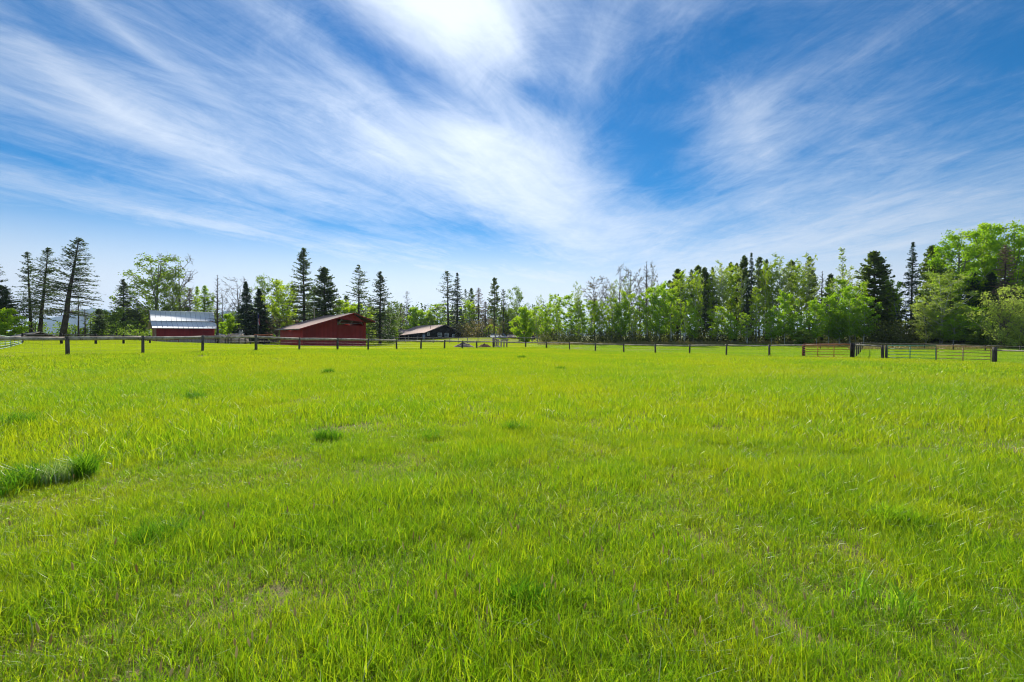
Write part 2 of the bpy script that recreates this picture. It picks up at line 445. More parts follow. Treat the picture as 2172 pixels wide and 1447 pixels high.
# ------------------------------------------------------------------ hills
mh, t, out = mat('air_blued_forest_hills')
g = t.add('ShaderNodeNewGeometry'); sp = t.add('ShaderNodeSeparateXYZ'); t.link(g.outputs['Position'], sp.inputs[0])
n1 = t.noise(g.outputs['Position'], 0.007, 8, 0.65)
colr = t.mix(t.ramp(n1.outputs[0], 0.4, 0.6), (0.035, 0.075, 0.10, 1), (0.08, 0.13, 0.14, 1))  # forest tones with the blue of distant air mixed into the base colour
snow = t.ramp(t.math('MULTIPLY_ADD', n1.outputs[0], 60.0, sp.outputs[2]), 286.0, 300.0)
colr = t.mix(snow, colr, (0.75, 0.78, 0.82, 1))
p = t.add('ShaderNodeBsdfPrincipled'); t.link(colr, p.inputs['Base Color']); p.inputs['Roughness'].default_value = 1
p.inputs['Specular IOR Level'].default_value = 0
t.link(p.outputs[0], out.inputs[0])
prof = [(-700, 690), (-200, 700), (0, 706), (40, 698), (90, 682), (140, 666), (185, 660), (200, 656), (215, 659), (250, 663), (300, 668), (400, 680), (440, 668),
        (470, 664), (486, 660), (500, 663), (520, 668), (560, 676), (650, 682), (800, 690), (1000, 694), (1300, 700), (2200, 700), (3200, 690)]
pxs = np.linspace(-700, 3200, 420)
top = np.interp(pxs, [a for a, _ in prof], [b for _, b in prof]) + (vnoise(pxs, pxs * 0, 18, 4) - .5) * 5 + (vnoise(pxs, pxs * 0, 6, 5) - .5) * 3
rows = np.linspace(0, 1, 16)
V = []
for k, s in enumerate(rows):
    Y = 3600 + 1600 * s
    crest = math.sin(min(1.0, s / 0.7) * PI / 2) if s < 0.7 else 1 - (s - 0.7) / 0.3 * 0.9
    hz = (HY - top) / F * (3600 + 1600 * 0.7)
    wv = 1 + (vnoise(pxs * 1.0, pxs * 0 + k * 8.0, 14, 8) - .5) * 0.35 * (1 if abs(s - 0.7) > .05 else 0)
    V.append(np.stack([(pxs - 1086) / F * Y, np.full_like(pxs, Y), np.maximum(hz * crest * wv, 0) - (8 if k in (0, 15) else 0)], 1))
V = np.concatenate(V); n_ = len(pxs)
ii = np.arange(len(V)).reshape(len(rows), n_)
q = np.stack([ii[:-1, :-1], ii[:-1, 1:], ii[1:, 1:], ii[1:, :-1]], -1).reshape(-1, 4)
tag(obj('hills', np_mesh('hills', V, [q], mh, smooth=True)), kind='structure')

# ------------------------------------------------------------------ fence lines (Y from the height the posts have in the photo)
def YL(px): return F / (30 - (px - 143) * 0.0199)
def YR(px): return F / (11.5 + (px - 1159) * 0.0142)
leftposts = [(-105, 712, YL(-105)), (143, 713.5, YL(143)), (303, 712.5, YL(303)), (430, 711.5, YL(430)), (543, 710.5, YL(543)), (635, 716, YL(635)), (716, 716.5, YL(716)),
             (781, 718.5, YL(781)), (841, 720, YL(841)), (893, 721.5, YL(893)), (943, 721.5, YL(943)), (980.5, 722.5, YL(980)), (1011, 723, YL(1011)), (1047, 723, YL(1047)), (1115, 725.5, 92)]
rightposts = [(1159, 725, YR(1159)), (1208, 725.5, YR(1208)), (1263, 728, YR(1263)), (1323, 729, YR(1323)), (1390, 730, YR(1390)), (1463, 730.5, YR(1463)),
              (1541, 730, YR(1541)), (1632, 731, YR(1632)), (1705.5, 730, YR(1705)), (1810, 728.5, YR(1810)), (1872, 732, YR(1872))]
endpost = (2110, 736, YR(2110))
curve = [(-80, 8)] + [(X_at(p, Y), Y) for p, _, Y in leftposts + rightposts + [endpost]] + [(70, 8)]
CX = np.array([c[0] for c in curve]); CY = np.array([c[1] for c in curve])
o_ = np.argsort(CX); CX = CX[o_]; CY = CY[o_]
def inside(x, y): return y < np.interp(x, CX, CY)

# ------------------------------------------------------------------ grass
def grass_mat(name, ca, cb, cc, trans=0.5, dry=(0.50, 0.40, 0.22)):
    m, t, out = mat(name)
    g = t.add('ShaderNodeNewGeometry')
    n = t.noise(g.outputs['Position'], 0.10, 4, 0.55); nf = t.noise(g.outputs['Position'], 1.3, 3, 0.6)
    at = t.add('ShaderNodeAttribute', attribute_name='tint'); ah = t.add('ShaderNodeAttribute', attribute_name='hgt')
    f1 = t.math('MULTIPLY_ADD', t.math('SUBTRACT', n.outputs[0], 0.5), 3.2, 0.42)
    f1 = t.math('MULTIPLY_ADD', t.math('SUBTRACT', nf.outputs[0], 0.5), 2.2, f1)
    sy = t.add('ShaderNodeSeparateXYZ'); t.link(g.outputs['Position'], sy.inputs[0])
    f1 = t.math('ADD', f1, t.math('MULTIPLY', t.ramp(sy.outputs[1], 5.0, 22.0), 0.16))      # yellower towards the far half of the field
    f1 = t.math('MULTIPLY_ADD', t.math('SUBTRACT', at.outputs['Fac'], 0.5), 0.9, f1, clamp=True)
    c = t.mix(f1, (*ca, 1), (*cb, 1))
    c = t.mix(t.ramp(at.outputs['Fac'], 0.7, 1.0), c, (*cc, 1))
    # straw blades carry tint above one
    c = t.mix(t.ramp(at.outputs['Fac'], 1.2, 1.5), c, (*dry, 1))
    c = t.mix(t.ramp(at.outputs['Fac'], 2.5, 2.8), c, (0.50, 0.56, 0.42, 1))  # silvery glint of a few long blades, put into their colour
    # stems paler at the root
    c = t.mix(t.math('MULTIPLY', t.math('SUBTRACT', 1.0, t.ramp(ah.outputs['Fac'], 0.0, 0.35)), 0.45), c, (0.32, 0.31, 0.09, 1))
    p = t.add('ShaderNodeBsdfPrincipled'); t.link(c, p.inputs['Base Color'])
    p.inputs['Roughness'].default_value = 0.36; p.inputs['Specular IOR Level'].default_value = 0.5
    tr = t.add('ShaderNodeBsdfTranslucent'); t.link(t.mix(1.0, c, (1.35, 1.35, 0.6, 1), 'MULTIPLY'), tr.inputs[0])
    ms = t.add('ShaderNodeMixShader'); ms.inputs[0].default_value = trans
    t.link(p.outputs[0], ms.inputs[1]); t.link(tr.outputs[0], ms.inputs[2]); t.link(ms.outputs[0], out.inputs[0])
    return m


M['grass'] = grass_mat('meadow_grass', (0.205, 0.365, 0.012), (0.38, 0.435, 0.010), (0.46, 0.55, 0.03), 0.55)
M['mown'] = grass_mat('pasture_grass', (0.30, 0.42, 0.008), (0.46, 0.54, 0.010), (0.48, 0.56, 0.02))
M['mown_g'] = grass_mat('paddock_grass', (0.20, 0.38, 0.012), (0.34, 0.48, 0.02), (0.42, 0.52, 0.05))
M['tuft'] = grass_mat('dark_tuft_grass', (0.09, 0.25, 0.012), (0.16, 0.33, 0.015), (0.26, 0.40, 0.03), 0.52)
M['tuft_grey'] = grass_mat('silvery_tuft_grass', (0.20, 0.33, 0.09), (0.36, 0.46, 0.22), (0.62, 0.68, 0.55), 0.45)
M['rough'] = grass_mat('rough_grass', (0.16, 0.18, 0.05), (0.34, 0.27, 0.12), (0.42, 0.33, 0.18), 0.4)
M['tuft_y'] = grass_mat('pale_tuft_grass', (0.22, 0.42, 0.02), (0.32, 0.50, 0.02), (0.42, 0.56, 0.05), 0.55)


def blades(rng, P, h, wid, lean, tint):
    """P (n,2|3) roots; returns verts, tris, tint, hgt"""
    n = len(P)
    if P.shape[1] == 2: P = np.c_[P, np.zeros(n)]
    az = rng.rand(n) * 2 * PI; face = rng.rand(n) * 2 * PI
    d = np.stack([np.cos(az), np.sin(az), np.zeros(n)], 1); s = np.stack([np.cos(face), np.sin(face), np.zeros(n)], 1)
    up = np.array([0, 0, 1.0])
    L = (lean * h)[:, None]; H = h[:, None]; Wd = wid[:, None]
    p0 = P; p1 = P + up * H * 0.5 + d * L * 0.22; p2 = P + up * H * np.sqrt(np.maximum(1 - lean[:, None] ** 2 * 0.35, 0.2)) * 0.97 + d * L
    V = np.stack([p0 - s * Wd * .4, p0 + s * Wd * .4, p1 - s * Wd * .5, p1 + s * Wd * .5, p2], 1).reshape(-1, 3)
    b = (np.arange(n) * 5)[:, None]
    T = np.concatenate([b + [0, 1, 3], b + [0, 3, 2], b + [2, 3, 4]])
    return V, T, np.repeat(tint, 5), np.tile([0, 0, .5, .5, 1.0], n)


def patch(seed, r, n, h0, h1, w0, w1, straw, lean=0.7, clumps=40):
    rng = np.random.RandomState(seed)
    cl = rng.uniform(-r, r, (clumps, 2))
    P = cl[rng.randint(0, clumps, n)] + rng.normal(0, r * 0.13, (n, 2))
    m = rng.rand(n) < 0.45; P[m] = rng.uniform(-r, r, (m.sum(), 2))
    h = rng.uniform(h0, h1, n) * rng.uniform(0.55, 1.0, n)
    wd = rng.uniform(w0, w1, n); ln = rng.uniform(0.05, lean, n); tint = rng.rand(n)
    k = rng.rand(n) < straw
    if w1 < .02:
        k2 = rng.rand(n) < .014; tint[k2] = 3.0; h[k2] *= 1.25; ln[k2] = rng.uniform(.4, 1.6, k2.sum())
        k3 = rng.rand(n) < .02; h[k3] *= 1.45
    tint[k] = 2.0; h[k] *= 0.55; ln[k] = rng.uniform(0.8, 2.2, k.sum()); wd[k] *= 0.75
    return blades(rng, P, h, wd, ln, tint)


def instanced_grass(name, patches, pts, pick, rot, scl, material):
    """one object: its mesh holds the patch shapes and the loose points; a node group sets the patches on the points"""
    Vs, Ts, ti, hg, vid = [], [], [], [], []; n = 0
    for k, (V, T, a, h) in enumerate(patches):
        Vs.append(V); Ts.append(T + n); ti.append(a); hg.append(h); vid.append(np.full(len(V), k)); n += len(V)
    m = len(pts)
    Vs.append(pts); ti.append(np.zeros(m)); hg.append(np.zeros(m)); vid.append(np.full(m, -1))
    z = np.zeros(n)
    attrs = {'tint': ('FLOAT', np.concatenate(ti).astype(np.float32)), 'hgt': ('FLOAT', np.concatenate(hg).astype(np.float32)),
             'vid': ('INT', np.concatenate(vid).astype(np.int32)), 'pick': ('INT', np.concatenate([z - 5, pick]).astype(np.int32)),
             'rot': ('FLOAT', np.concatenate([z, rot]).astype(np.float32)), 'scl': ('FLOAT', np.concatenate([z, scl]).astype(np.float32))}
    me = np_mesh(name, np.concatenate(Vs), [np.concatenate(Ts)], material, attrs=attrs)
    o = obj(name, me)
    ng = bpy.data.node_groups.new(name + '_scatter', 'GeometryNodeTree')
    ng.interface.new_socket('Geometry', in_out='INPUT', socket_type='NodeSocketGeometry')
    ng.interface.new_socket('Geometry', in_out='OUTPUT', socket_type='NodeSocketGeometry')
    N = ng.nodes; L = ng.links
    gi = N.new('NodeGroupInput'); gout = N.new('NodeGroupOutput'); join = N.new('GeometryNodeJoinGeometry')
    def named(nm, typ):
        a = N.new('GeometryNodeInputNamedAttribute'); a.data_type = typ; a.inputs['Name'].default_value = nm
        return a.outputs['Attribute']
    def eq(nm, k):
        c = N.new('FunctionNodeCompare'); c.data_type = 'INT'; c.operation = 'EQUAL'
        ia = [s for s in c.inputs if s.type == 'INT']
        L.new(named(nm, 'INT'), ia[0]); ia[1].default_value = k
        return c.outputs[0]
    sp_ = N.new('GeometryNodeSeparateGeometry'); sp_.domain = 'POINT'; L.new(gi.outputs[0], sp_.inputs[0]); L.new(eq('vid', -1), sp_.inputs[1])
    cr = N.new('ShaderNodeCombineXYZ'); L.new(named('rot', 'FLOAT'), cr.inputs[2])
    for k in range(len(patches)):
        s = N.new('GeometryNodeSeparateGeometry'); s.domain = 'POINT'
        L.new(gi.outputs[0], s.inputs[0]); L.new(eq('vid', k), s.inputs[1])
        ip = N.new('GeometryNodeInstanceOnPoints')
        L.new(sp_.outputs[0], ip.inputs['Points']); L.new(eq('pick', k), ip.inputs['Selection']); L.new(s.outputs[0], ip.inputs['Instance'])
        L.new(cr.outputs[0], ip.inputs['Rotation']); L.new(named('scl', 'FLOAT'), ip.inputs['Scale'])
        L.new(ip.outputs[0], join.inputs[0])
    L.new(join.outputs[0], gout.inputs[0])
    md = o.modifiers.new('scatter', 'NODES'); md.node_group = ng
    return o


rng = np.random.RandomState(7)
def ring(r0, r1, spacing, half=62):
    """jittered grid of points in the sector before the camera"""
    n = int(2 * r1 / spacing) + 2
    g1 = (np.arange(n) - n / 2) * spacing
    xx, yy = np.meshgrid(g1, g1); xx = xx.ravel() + rng.uniform(-.5, .5, xx.size) * spacing; yy = yy.ravel() + rng.uniform(-.5, .5, yy.size) * spacing
    r = np.hypot(xx, yy); a = np.degrees(np.arctan2(xx, yy))
    m = (r >= r0) & (r < r1) & ((np.abs(a) < half) | (r < 2.2))
    return xx[m], yy[m]


pts = []; pk = []
def put(x, y, basepick, dryness):
    s = vnoise(x, y, 1.1, 3) * 0.6 + vnoise(x, y, 3.7, 6) * 0.4
    p = np.where(s > dryness, basepick + 2, basepick + (rng.rand(len(x)) < .5))
    pts.append(np.stack([x, y, terrain(x, y) - 0.01], 1)); pk.append(p)
x, y = ring(0.0, 8.5, 0.27); put(x, y, 0, 0.53)
x, y = ring(8.2, 30, 0.68); m = inside(x, y); put(x[m], y[m], 3, 0.58)
x, y = ring(28, 110, 1.9); m = inside(x, y + 0.3); put(x[m], y[m], 6, 0.66)
PATCH = [patch(1, .30, 860, .07, .19, .0025, .0070, .10, 1.2), patch(2, .30, 860, .06, .23, .0025, .0075, .12, .9), patch(3, .30, 720, .05, .15, .0025, .007, .30, 1.3),
         patch(4, .62, 760, .08, .21, .006, .013, .06, .9), patch(5, .62, 760, .08, .25, .006, .013, .06, .7), patch(6, .62, 720, .06, .18, .006, .012, .18, 1.0),
         patch(7, 1.5, 1000, .10, .22, .014, .030, .03), patch(8, 1.5, 1000, .10, .25, .014, .030, .04), patch(9, 1.5, 950, .08, .2, .014, .028, .10)]
pts = np.concatenate(pts); pk = np.concatenate(pk)
scl = 0.52 + 0.50 * vnoise(pts[:, 0], pts[:, 1], 2.6, 9) + 0.55 * vnoise(pts[:, 0], pts[:, 1], 0.7, 19) + rng.uniform(-.08, .12, len(pts))
scl = np.where(pk >= 6, np.maximum(scl, .85), np.where(pk >= 3, np.maximum(scl, .7), scl))
grass = instanced_grass('grass', PATCH, pts, pk, rng.rand(len(pts)) * 6.28, scl, M['grass'])
tag(grass, 'bright green meadow grass covering the whole field up to the rail fence', 'grass', kind='stuff')

# mown pasture beyond the fence
n = 8500
px = rng.uniform(-100, 1160, n * 3); Yd = 1 / rng.uniform(1 / 178, 1 / 33, n * 3)
x = X_at(px, Yd); y = Yd
m = ~inside(x, y - 0.5); x = x[m][:n]; y = y[m][:n]
xr = rng.uniform(3, 95, 3000); yr = rng.uniform(40, 108, 3000); m = ~inside(xr, yr - 0.5)
pm = [patch(11, 1.7, 900, .04, .11, .016, .040, .05), patch(12, 1.7, 900, .03, .10, .016, .040, .10)]
def paddock(x, y, material, label):
    o = instanced_grass('pasture_grass', pm, np.stack([x, y, terrain(x, y) - .005], 1), rng.randint(0, 2, len(x)), rng.rand(len(x)) * 6.28, rng.uniform(.8, 1.4, len(x)), M[material])
    tag(o, label, 'grass', kind='stuff')
paddock(x, y, 'mown', 'short yellow green grass of the paddocks round the barns')
paddock(xr[m], yr[m], 'mown_g', 'green grass of the paddock between the right hand fence and the wood')
# seed heads of meadow foxtail standing over the grass
def seed_heads():
    n = 240
    d = 1 / np.sqrt(rng.uniform(1 / 45.0 ** 2, 1 / 2.3 ** 2, n)); a = np.radians(rng.uniform(-52, 52, n))
    x = d * np.sin(a); y = d * np.cos(a)
    m = inside(x, y + .5) & (vnoise(x, y, 2.5, 14) > 0.33); x = x[m]; y = y[m]; n = len(x); z = terrain(x, y)
    V, T, mi = [], [], []; k = 0
    for i in range(n):
        h = rng.uniform(.20, .34); lx, ly = rng.normal(0, .035, 2); sc = min(2.2, 1 + math.hypot(x[i], y[i]) / 22)
        hl = rng.uniform(.030, .058); hr = rng.uniform(.0035, .0062) * sc
        b = np.array([x[i], y[i], z[i]]); t_ = b + [lx, ly, h]; dr = (t_ - b) / np.linalg.norm(t_ - b)
        sw = 0.0010 * sc
        V += [b - [sw, 0, 0], b + [sw, 0, 0], t_ + [sw, 0, 0], t_ - [sw, 0, 0]]
        T += [[k, k + 1, k + 2], [k, k + 2, k + 3]]; mi += [0, 0]; k += 4
        for s, rr in ((0, .45), (.3, 1), (.7, .85), (1, .15)):
            c = t_ + dr * hl * s
            for j in range(5):
                q_ = j * 2 * PI / 5; V.append(c + np.array([math.cos(q_), math.sin(q_), 0]) * hr * rr * rng.uniform(.8, 1.2))
        for s in range(3):
            for j in range(5):
                a0 = k + s * 5 + j; a1 = k + s * 5 + (j + 1) % 5
                T += [[a0, a1, a1 + 5], [a0, a1 + 5, a0 + 5]]; mi += [1, 1]
        k += 20
    o = obj('foxtail_grass', np_mesh('foxtail_grass', np.array(V), [np.array(T)], [M['stem'], M['seed']], mi))
    tag(o, 'brown and mauve foxtail seed heads standing above the meadow grass', 'seed heads', kind='stuff')
M['stem'] = foliage('grass_stem', (0.14, 0.24, 0.04), (0.2, 0.3, 0.06), 0.3)
M['seed'] = foliage('seed_head', (0.40, 0.31, 0.12), (0.72, 0.68, 0.46), 0.5, (1.1, 1.0, 0.7))
seed_heads()


def tuft(px, py, wpx, hgt, label, material='tuft', n=500, fat=1.0, name='grass_tuft', group='dark grass tufts in the meadow'):
    """a thicker, darker clump of grass; py = the row of its root"""
    Y = 10.0
    for _ in range(12):
        Y = max(1.5, (EYE - gz(X_at(px, Y), Y)) * F / (py - HY))
    xc = X_at(px, Y); rx = wpx / F * Y / 2; rg = np.random.RandomState(int(px * 3 + py))
    nc = max(3, n // 70); cc = np.c_[rg.normal(0, .28, nc), rg.normal(0, .28, nc)]; P = cc[rg.randint(0, nc, n)] + np.clip(rg.normal(0, .24, (n, 2)), -.45, .45)
    rr = np.clip(np.hypot(P[:, 0], P[:, 1]), 0, 1.3) / 1.3; P = P * [rx, min(rx, 1.0) * .9]
    P = np.c_[P, terrain(P[:, 0] + xc, P[:, 1] + Y) - gz(xc, Y)]
    h = rg.uniform(.45, 1, n) * hgt * (1.05 - 0.45 * rr); wd = rg.uniform(.004, .010, n) * max(1, Y / 8) * fat
    V, T, ti, hg = blades(rg, P, h, wd, rg.uniform(.1, .95, n), rg.rand(n))
    o = obj(name, np_mesh(name, V, [T], M[material], attrs={'tint': ('FLOAT', ti.astype(np.float32)), 'hgt': ('FLOAT', hg.astype(np.float32))}), loc=(xc, Y, gz(xc, Y)))
    tag(o, label, 'grass tuft', group)


tuft(50, 905, 150, .38, 'broad dark green grass clump at the left edge of the meadow', n=520, fat=1.3)
tuft(50, 1035, 190, .34, 'dark long-bladed grass clump nearest the left edge, around silvery blades', n=440, fat=1.5)
tuft(112, 1026, 110, .33, 'silvery grey patch of long grass inside the dark clump at left', 'tuft_grey', 260, group='odd coloured grass tufts')
tuft(178, 1015, 80, .38, 'dark green grass clump just right of the silvery patch', n=300, fat=1.5)
tuft(415, 848, 60, .30, 'small dark grass tuft in the left middle of the meadow', n=420)
tuft(690, 935, 80, .30, 'dark upright grass tuft left of the meadow centre', n=260, fat=1.3)
tuft(1092, 918, 90, .28, 'dark grass tuft at the meadow centre', n=260, fat=1.3)
tuft(930, 930, 110, .22, 'low dark grass patch between the two central tufts', n=200)
tuft(700, 793, 40, .32, 'small far tuft of dark grass below the red barn', n=300)
tuft(1108, 762, 30, .45, 'small dark tuft below the bend of the rail fence', n=260)
tuft(1190, 786, 34, .30, 'low dark tuft right of the fence bend', n=240)
tuft(30, 792, 50, .28, 'low dark tuft by the left edge below the metal panels', n=300)
tuft(1900, 1115, 130, .25, 'pale yellow green clump of long grass at lower right', 'tuft_y', 420, group='odd coloured grass tufts')
tuft(1860, 1300, 160, .30, 'spreading tuft with long pale blades at lower right', 'tuft_y', 120, group='odd coloured grass tufts')
tuft(320, 1150, 190, .22, 'broad deep green grass patch in the lower left meadow', n=520)
tuft(1070, 1290, 230, .21, 'deep green grass patch at the lower centre', n=360)

# ------------------------------------------------------------------ fences
def fence(name, label, posts, rails=(0.13,), pr=0.085, rr=0.07, wires=5, pm='wood_post', rm='wood_rail', cat='fence', group=None, ext=None, seed=1, back=0.1, base_drop=0.15):
    """posts: (px, row of the top, depth); rails: distances below the post tops"""
    rg = random.Random(seed)
    P = []
    for px, yt, Y in posts:
        X = X_at(px, Y); P.append((X, Y, gz(X, Y), Z_at(yt, Y)))
    c = P[len(P) // 2]; root = empty(name, (c[0], c[1], c[2]))
    tag(root, label, cat, group); o3 = np.array([c[0], c[1], c[2]])
    for i, (X, Y, z0, z1) in enumerate(P):
        mb = MB(); r = pr * rg.uniform(.9, 1.2); lx, ly = rg.uniform(-.03, .03), rg.uniform(-.03, .03)
        mb.tube(np.array([[X - lx, Y - ly, z0 - .3], [X, Y, (z0 + z1) / 2], [X + lx, Y + ly, z1]]) - o3, [r * 1.05, r, r * .93], 8)
        mb.build('post', M[pm], root)
    for i in range(len(P) - 1):
        a, b = P[i], P[i + 1]
        A = np.array([a[0], a[1] + back, 0]); B = np.array([b[0], b[1] + back, 0]); D = (B - A) / np.linalg.norm(B - A)
        for d in rails:
            za, zb = a[3] - d + rg.uniform(-.02, .02), b[3] - d + rg.uniform(-.02, .02)
            sag = rg.uniform(-.02, .03)
            q = [A - D * .1 + [0, 0, za], A + (B - A) * .35 + [0, 0, za * .65 + zb * .35 - sag], A + (B - A) * .7 + [0, 0, za * .3 + zb * .7 - sag], B + D * .1 + [0, 0, zb]]
            r0 = rr * rg.uniform(.85, 1.15); r1 = rr * rg.uniform(.8, 1.1)
            MB().tube(np.array(q) - o3, [r0, r0, r1, r1], 7).build('rail', M[rm], root, smooth=True)
    if wires:
        mb = MB()
        for i in range(len(P) - 1):
            a, b = P[i], P[i + 1]
            for k in range(wires):
                f = (k + .3) / wires
                mb.tube(np.array([[a[0], a[1] + .07, a[2] + (a[3] - a[2] - .15) * f], [b[0], b[1] + .07, b[2] + (b[3] - b[2] - .15) * f]]) - o3, .0035, 3, False)
            n = int(math.hypot(b[0] - a[0], b[1] - a[1]) / .45)
            for k in range(1, n):
                f = k / n; xx, yy = a[0] + (b[0] - a[0]) * f, a[1] + (b[1] - a[1]) * f + .07
                z0, z1 = a[2] + (b[2] - a[2]) * f, a[3] + (b[3] - a[3]) * f
                mb.tube(np.array([[xx, yy, z0], [xx, yy, z1 - .15]]) - o3, .0025, 3, False)
        mb.build('wire_mesh', M['wire'], root)
    return root


fence('rail_fence', 'long single rail log fence from the left edge past the red barn to its bend', leftposts, (0.16,), .115, .125, 5,
      group='single rail fences round the meadow', seed=3)
fence('rail_fence', 'long single rail fence in front of the right hand wood, from bend to gates', [leftposts[-1]] + rightposts, (0.14,), .11, .08, 5,
      group='single rail fences round the meadow', seed=5)
# stretch right of the gates, running out of the picture
fence('rail_fence', 'short single rail fence from the thick grey gate post to the right edge', [endpost, (2330, 741, 35.5)], (0.28,), .145, .06, 4,
      group='single rail fences round the meadow', seed=6)
# heavy hinge post by the red gate and the second post by the green gate
def lone_post(px, yt, Y, r, label, m='wood_post'):
    X = X_at(px, Y); z0 = gz(X, Y); mb = MB(); mb.tube([[0, 0, -.3], [0.01, 0, (Z_at(yt, Y) - z0) * .5], [0, 0, Z_at(yt, Y) - z0]], [r, r * .97, r * .93], 9)
    o = mb.build('gate_post', M[m]); o.location = (X, Y, z0); tag(o, label, 'post', 'posts beside the gates')
lone_post(1807, 727.5, YR(1810) - .45, .16, 'thick black gate post between the red gate and the plain rail', 'dark')
lone_post(1879.5, 732, YR(1876) - .35, .10, 'slim grey gate post where the green gate hangs')
# fence running back from the black gate post
fence('side_fence', 'low wire fence running straight back from the black gate post to the wood',
      [(1812, 729, 50.5), (1817, 728.5, 56), (1821, 728, 63), (1825, 727, 71), (1829, 726, 80)], (0.12,), .07, .04, 3, seed=8)
fence('back_fence', 'thin far rail fence across the right paddock below the dark trees',
      [(1740, 728, 84), (1829, 726, 83), (1893, 727.5, 82), (1961, 728.5, 81), (2022, 730, 79), (2090, 731.5, 76), (2164, 733.5, 73), (2240, 736, 71)], (0.1,), .075, .05, 2,
      rm='wood_grey', seed=9)
# fence in front of the house lawn
fence('lawn_fence', 'far rail fence in front of the brown house and its raised lawn',
      [(782, 714.5, 112), (810, 715, 113), (836, 715.8, 114), (860, 716, 115), (885, 716.3, 116), (919, 716.5, 117), (937.5, 716.5, 118), (954, 716.5, 118), (972, 716.3, 118), (991.5, 716, 118),
       (1014, 716, 118), (1045, 716.3, 118), (1076, 716.3, 118), (1101, 716.3, 118), (1112.5, 716.3, 118), (1129, 716.5, 118), (1144, 716.8, 118)], (0.06,), .085, .075, 0,
      pm='wood_grey', rm='wood_grey', seed=12)
mb = MB(); Yb = 117.6; a = (X_at(1131, Yb), Yb, Z_at(727, Yb)); b = (X_at(1143.5, Yb), Yb, Z_at(718, Yb)); mb.tube([a, b], .08, 6)
o = mb.build('brace_pole', M['wood_tan']); tag(o, 'pale slanting brace pole at the end of the lawn fence', 'pole')
# dark two-rail fence at the left, in front of the leaning trees
fence('log_fence', 'dark fence of two log rails below the leaning conifers at left',
      [(47.5, 706.5, 61), (130, 707, 62), (203, 708, 64), (262, 709.5, 67), (318, 711, 71)], (0.2, 0.62), .12, .075, 0, pm='dark', rm='wood_post', seed=14)
# corral before the gambrel barn
fence('corral_fence', 'corral of dark posts and thin rails between the two red barns',
      [(457, 711, 88), (463, 707, 88.2), (478, 710, 88.5), (484, 710, 89), (490, 711, 89), (507, 712, 89), (520, 713, 89), (531, 712, 89), (543, 713, 90)], (0.3, 1.15), .10, .045, 0, seed=15)
fence('corral_fence', 'low thin fence left of the long red barn, beyond the paddock', [(548, 716, 96), (560, 717, 97), (575, 717, 98), (592, 717, 99)], (0.15, .6), .05, .03, 0, seed=16)
# weathered panels leaning along the gambrel barn
r_ = empty('board_fence', (X_at(395, 91), 91, gz(X_at(395, 91), 91))); tag(r_, 'weathered grey board fence along the foot of the tin roofed red barn', 'fence')
rg = random.Random(4)
for k, (pa, pb) in enumerate([(333, 352), (352.5, 378), (379, 405), (405.5, 432), (432.5, 456)]):
    mb = MB()
    Ya = 91.0; xa, xb = X_at(pa, Ya), X_at(pb, Ya); n = int((xb - xa) / .24)
    for i in range(n):
        xx = xa + (i + .5) * (xb - xa) / n; z0 = gz(xx, Ya) - r_.location.z
        h = 1.02 + rg.uniform(-.10, .08) - (0.15 if k == 1 else 0)
        mb.box((xx - r_.location.x, rg.uniform(-.03, .03), z0 + h / 2 - .05), ((xb - xa) / n * .93, .03, h))
    mb.build('board_panel', M['wallgrey'], r_)
    MB().box(((xa + xb) / 2 - r_.location.x, -.06, gz(xa, Ya) - r_.location.z + 1.0), (xb - xa, .05, .11)).build('rail', M['wood_grey'], r_)

# metal gates
def gate(label, pL, pR, Yl, Yr, yT, yB, rows, verts, m, bow=(True, True), mleft=None):
    """rows: rail rows at the left end; the frame is one bent pipe"""
    XL, XR = X_at(pL, Yl), X_at(pR, Yr); A = np.array([XL, Yl, 0.]); B = np.array([XR, Yr, 0.]); D = (B - A); Ln = np.linalg.norm(D); D /= Ln
    zt, zb = (Z_at(yT[0], Yl), Z_at(yT[1], Yr)), (Z_at(yB[0], Yl), Z_at(yB[1], Yr))
    root = empty('tube_gate', (XL, Yl, min(gz(XL, Yl), zb[0]))); tag(root, label, 'gate', 'metal tube gates in the right hand fence')
    o3 = np.array(root.location)
    def Pt(s, f): return A + D * s + np.array([0, 0, (zb[0] + (zb[1] - zb[0]) * s / Ln) * (1 - f) + (zt[0] + (zt[1] - zt[0]) * s / Ln) * f]) - o3
    r = .036; c = .12; cf = .1
    path = [Pt(0, 0), Pt(0, .5), Pt(0, 1 - cf if bow[0] else 1)]
    if bow[0]: path += [Pt(c * .3, 1 - cf * .3), Pt(c, 1)]
    path += [Pt(Ln / 2, 1)]
    if bow[1]: path += [Pt(Ln - c, 1), Pt(Ln - c * .3, 1 - cf * .3), Pt(Ln, 1 - cf)]
    else: path += [Pt(Ln, 1)]
    path += [Pt(Ln, .5), Pt(Ln, 0), Pt(Ln / 2, 0), Pt(0, 0)]
    MB().tube(path, r, 6).build('frame', M[m], root, smooth=True)
    for f in rows: MB().tube([Pt(.02, f), Pt(Ln / 2, f), Pt(Ln - .02, f)], .028, 6).build('rail', M[m], root)
    for s in verts: MB().tube([Pt(Ln * s, 0) + [0, -.03, 0], Pt(Ln * s, 1) + [0, -.03, 0]], .038, 6).build('upright', M[m], root)
    return root
gate('rust red tube gate hanging left of the black gate post', 1702, 1806, YR(1702) - .25, YR(1806) - .5, (732.5, 731), (755.5, 758.5), (.2, .42, .62, .8), (.33, .66), 'rust', (False, False))
gate('green tube gate with rounded corner, left leaf of the double gate', 1882.5, 1985, YR(1882), YR(1985), (733, 734), (765, 767.5), (.22, .42, .62, .8), (.48,), 'greenpipe', (True, False))
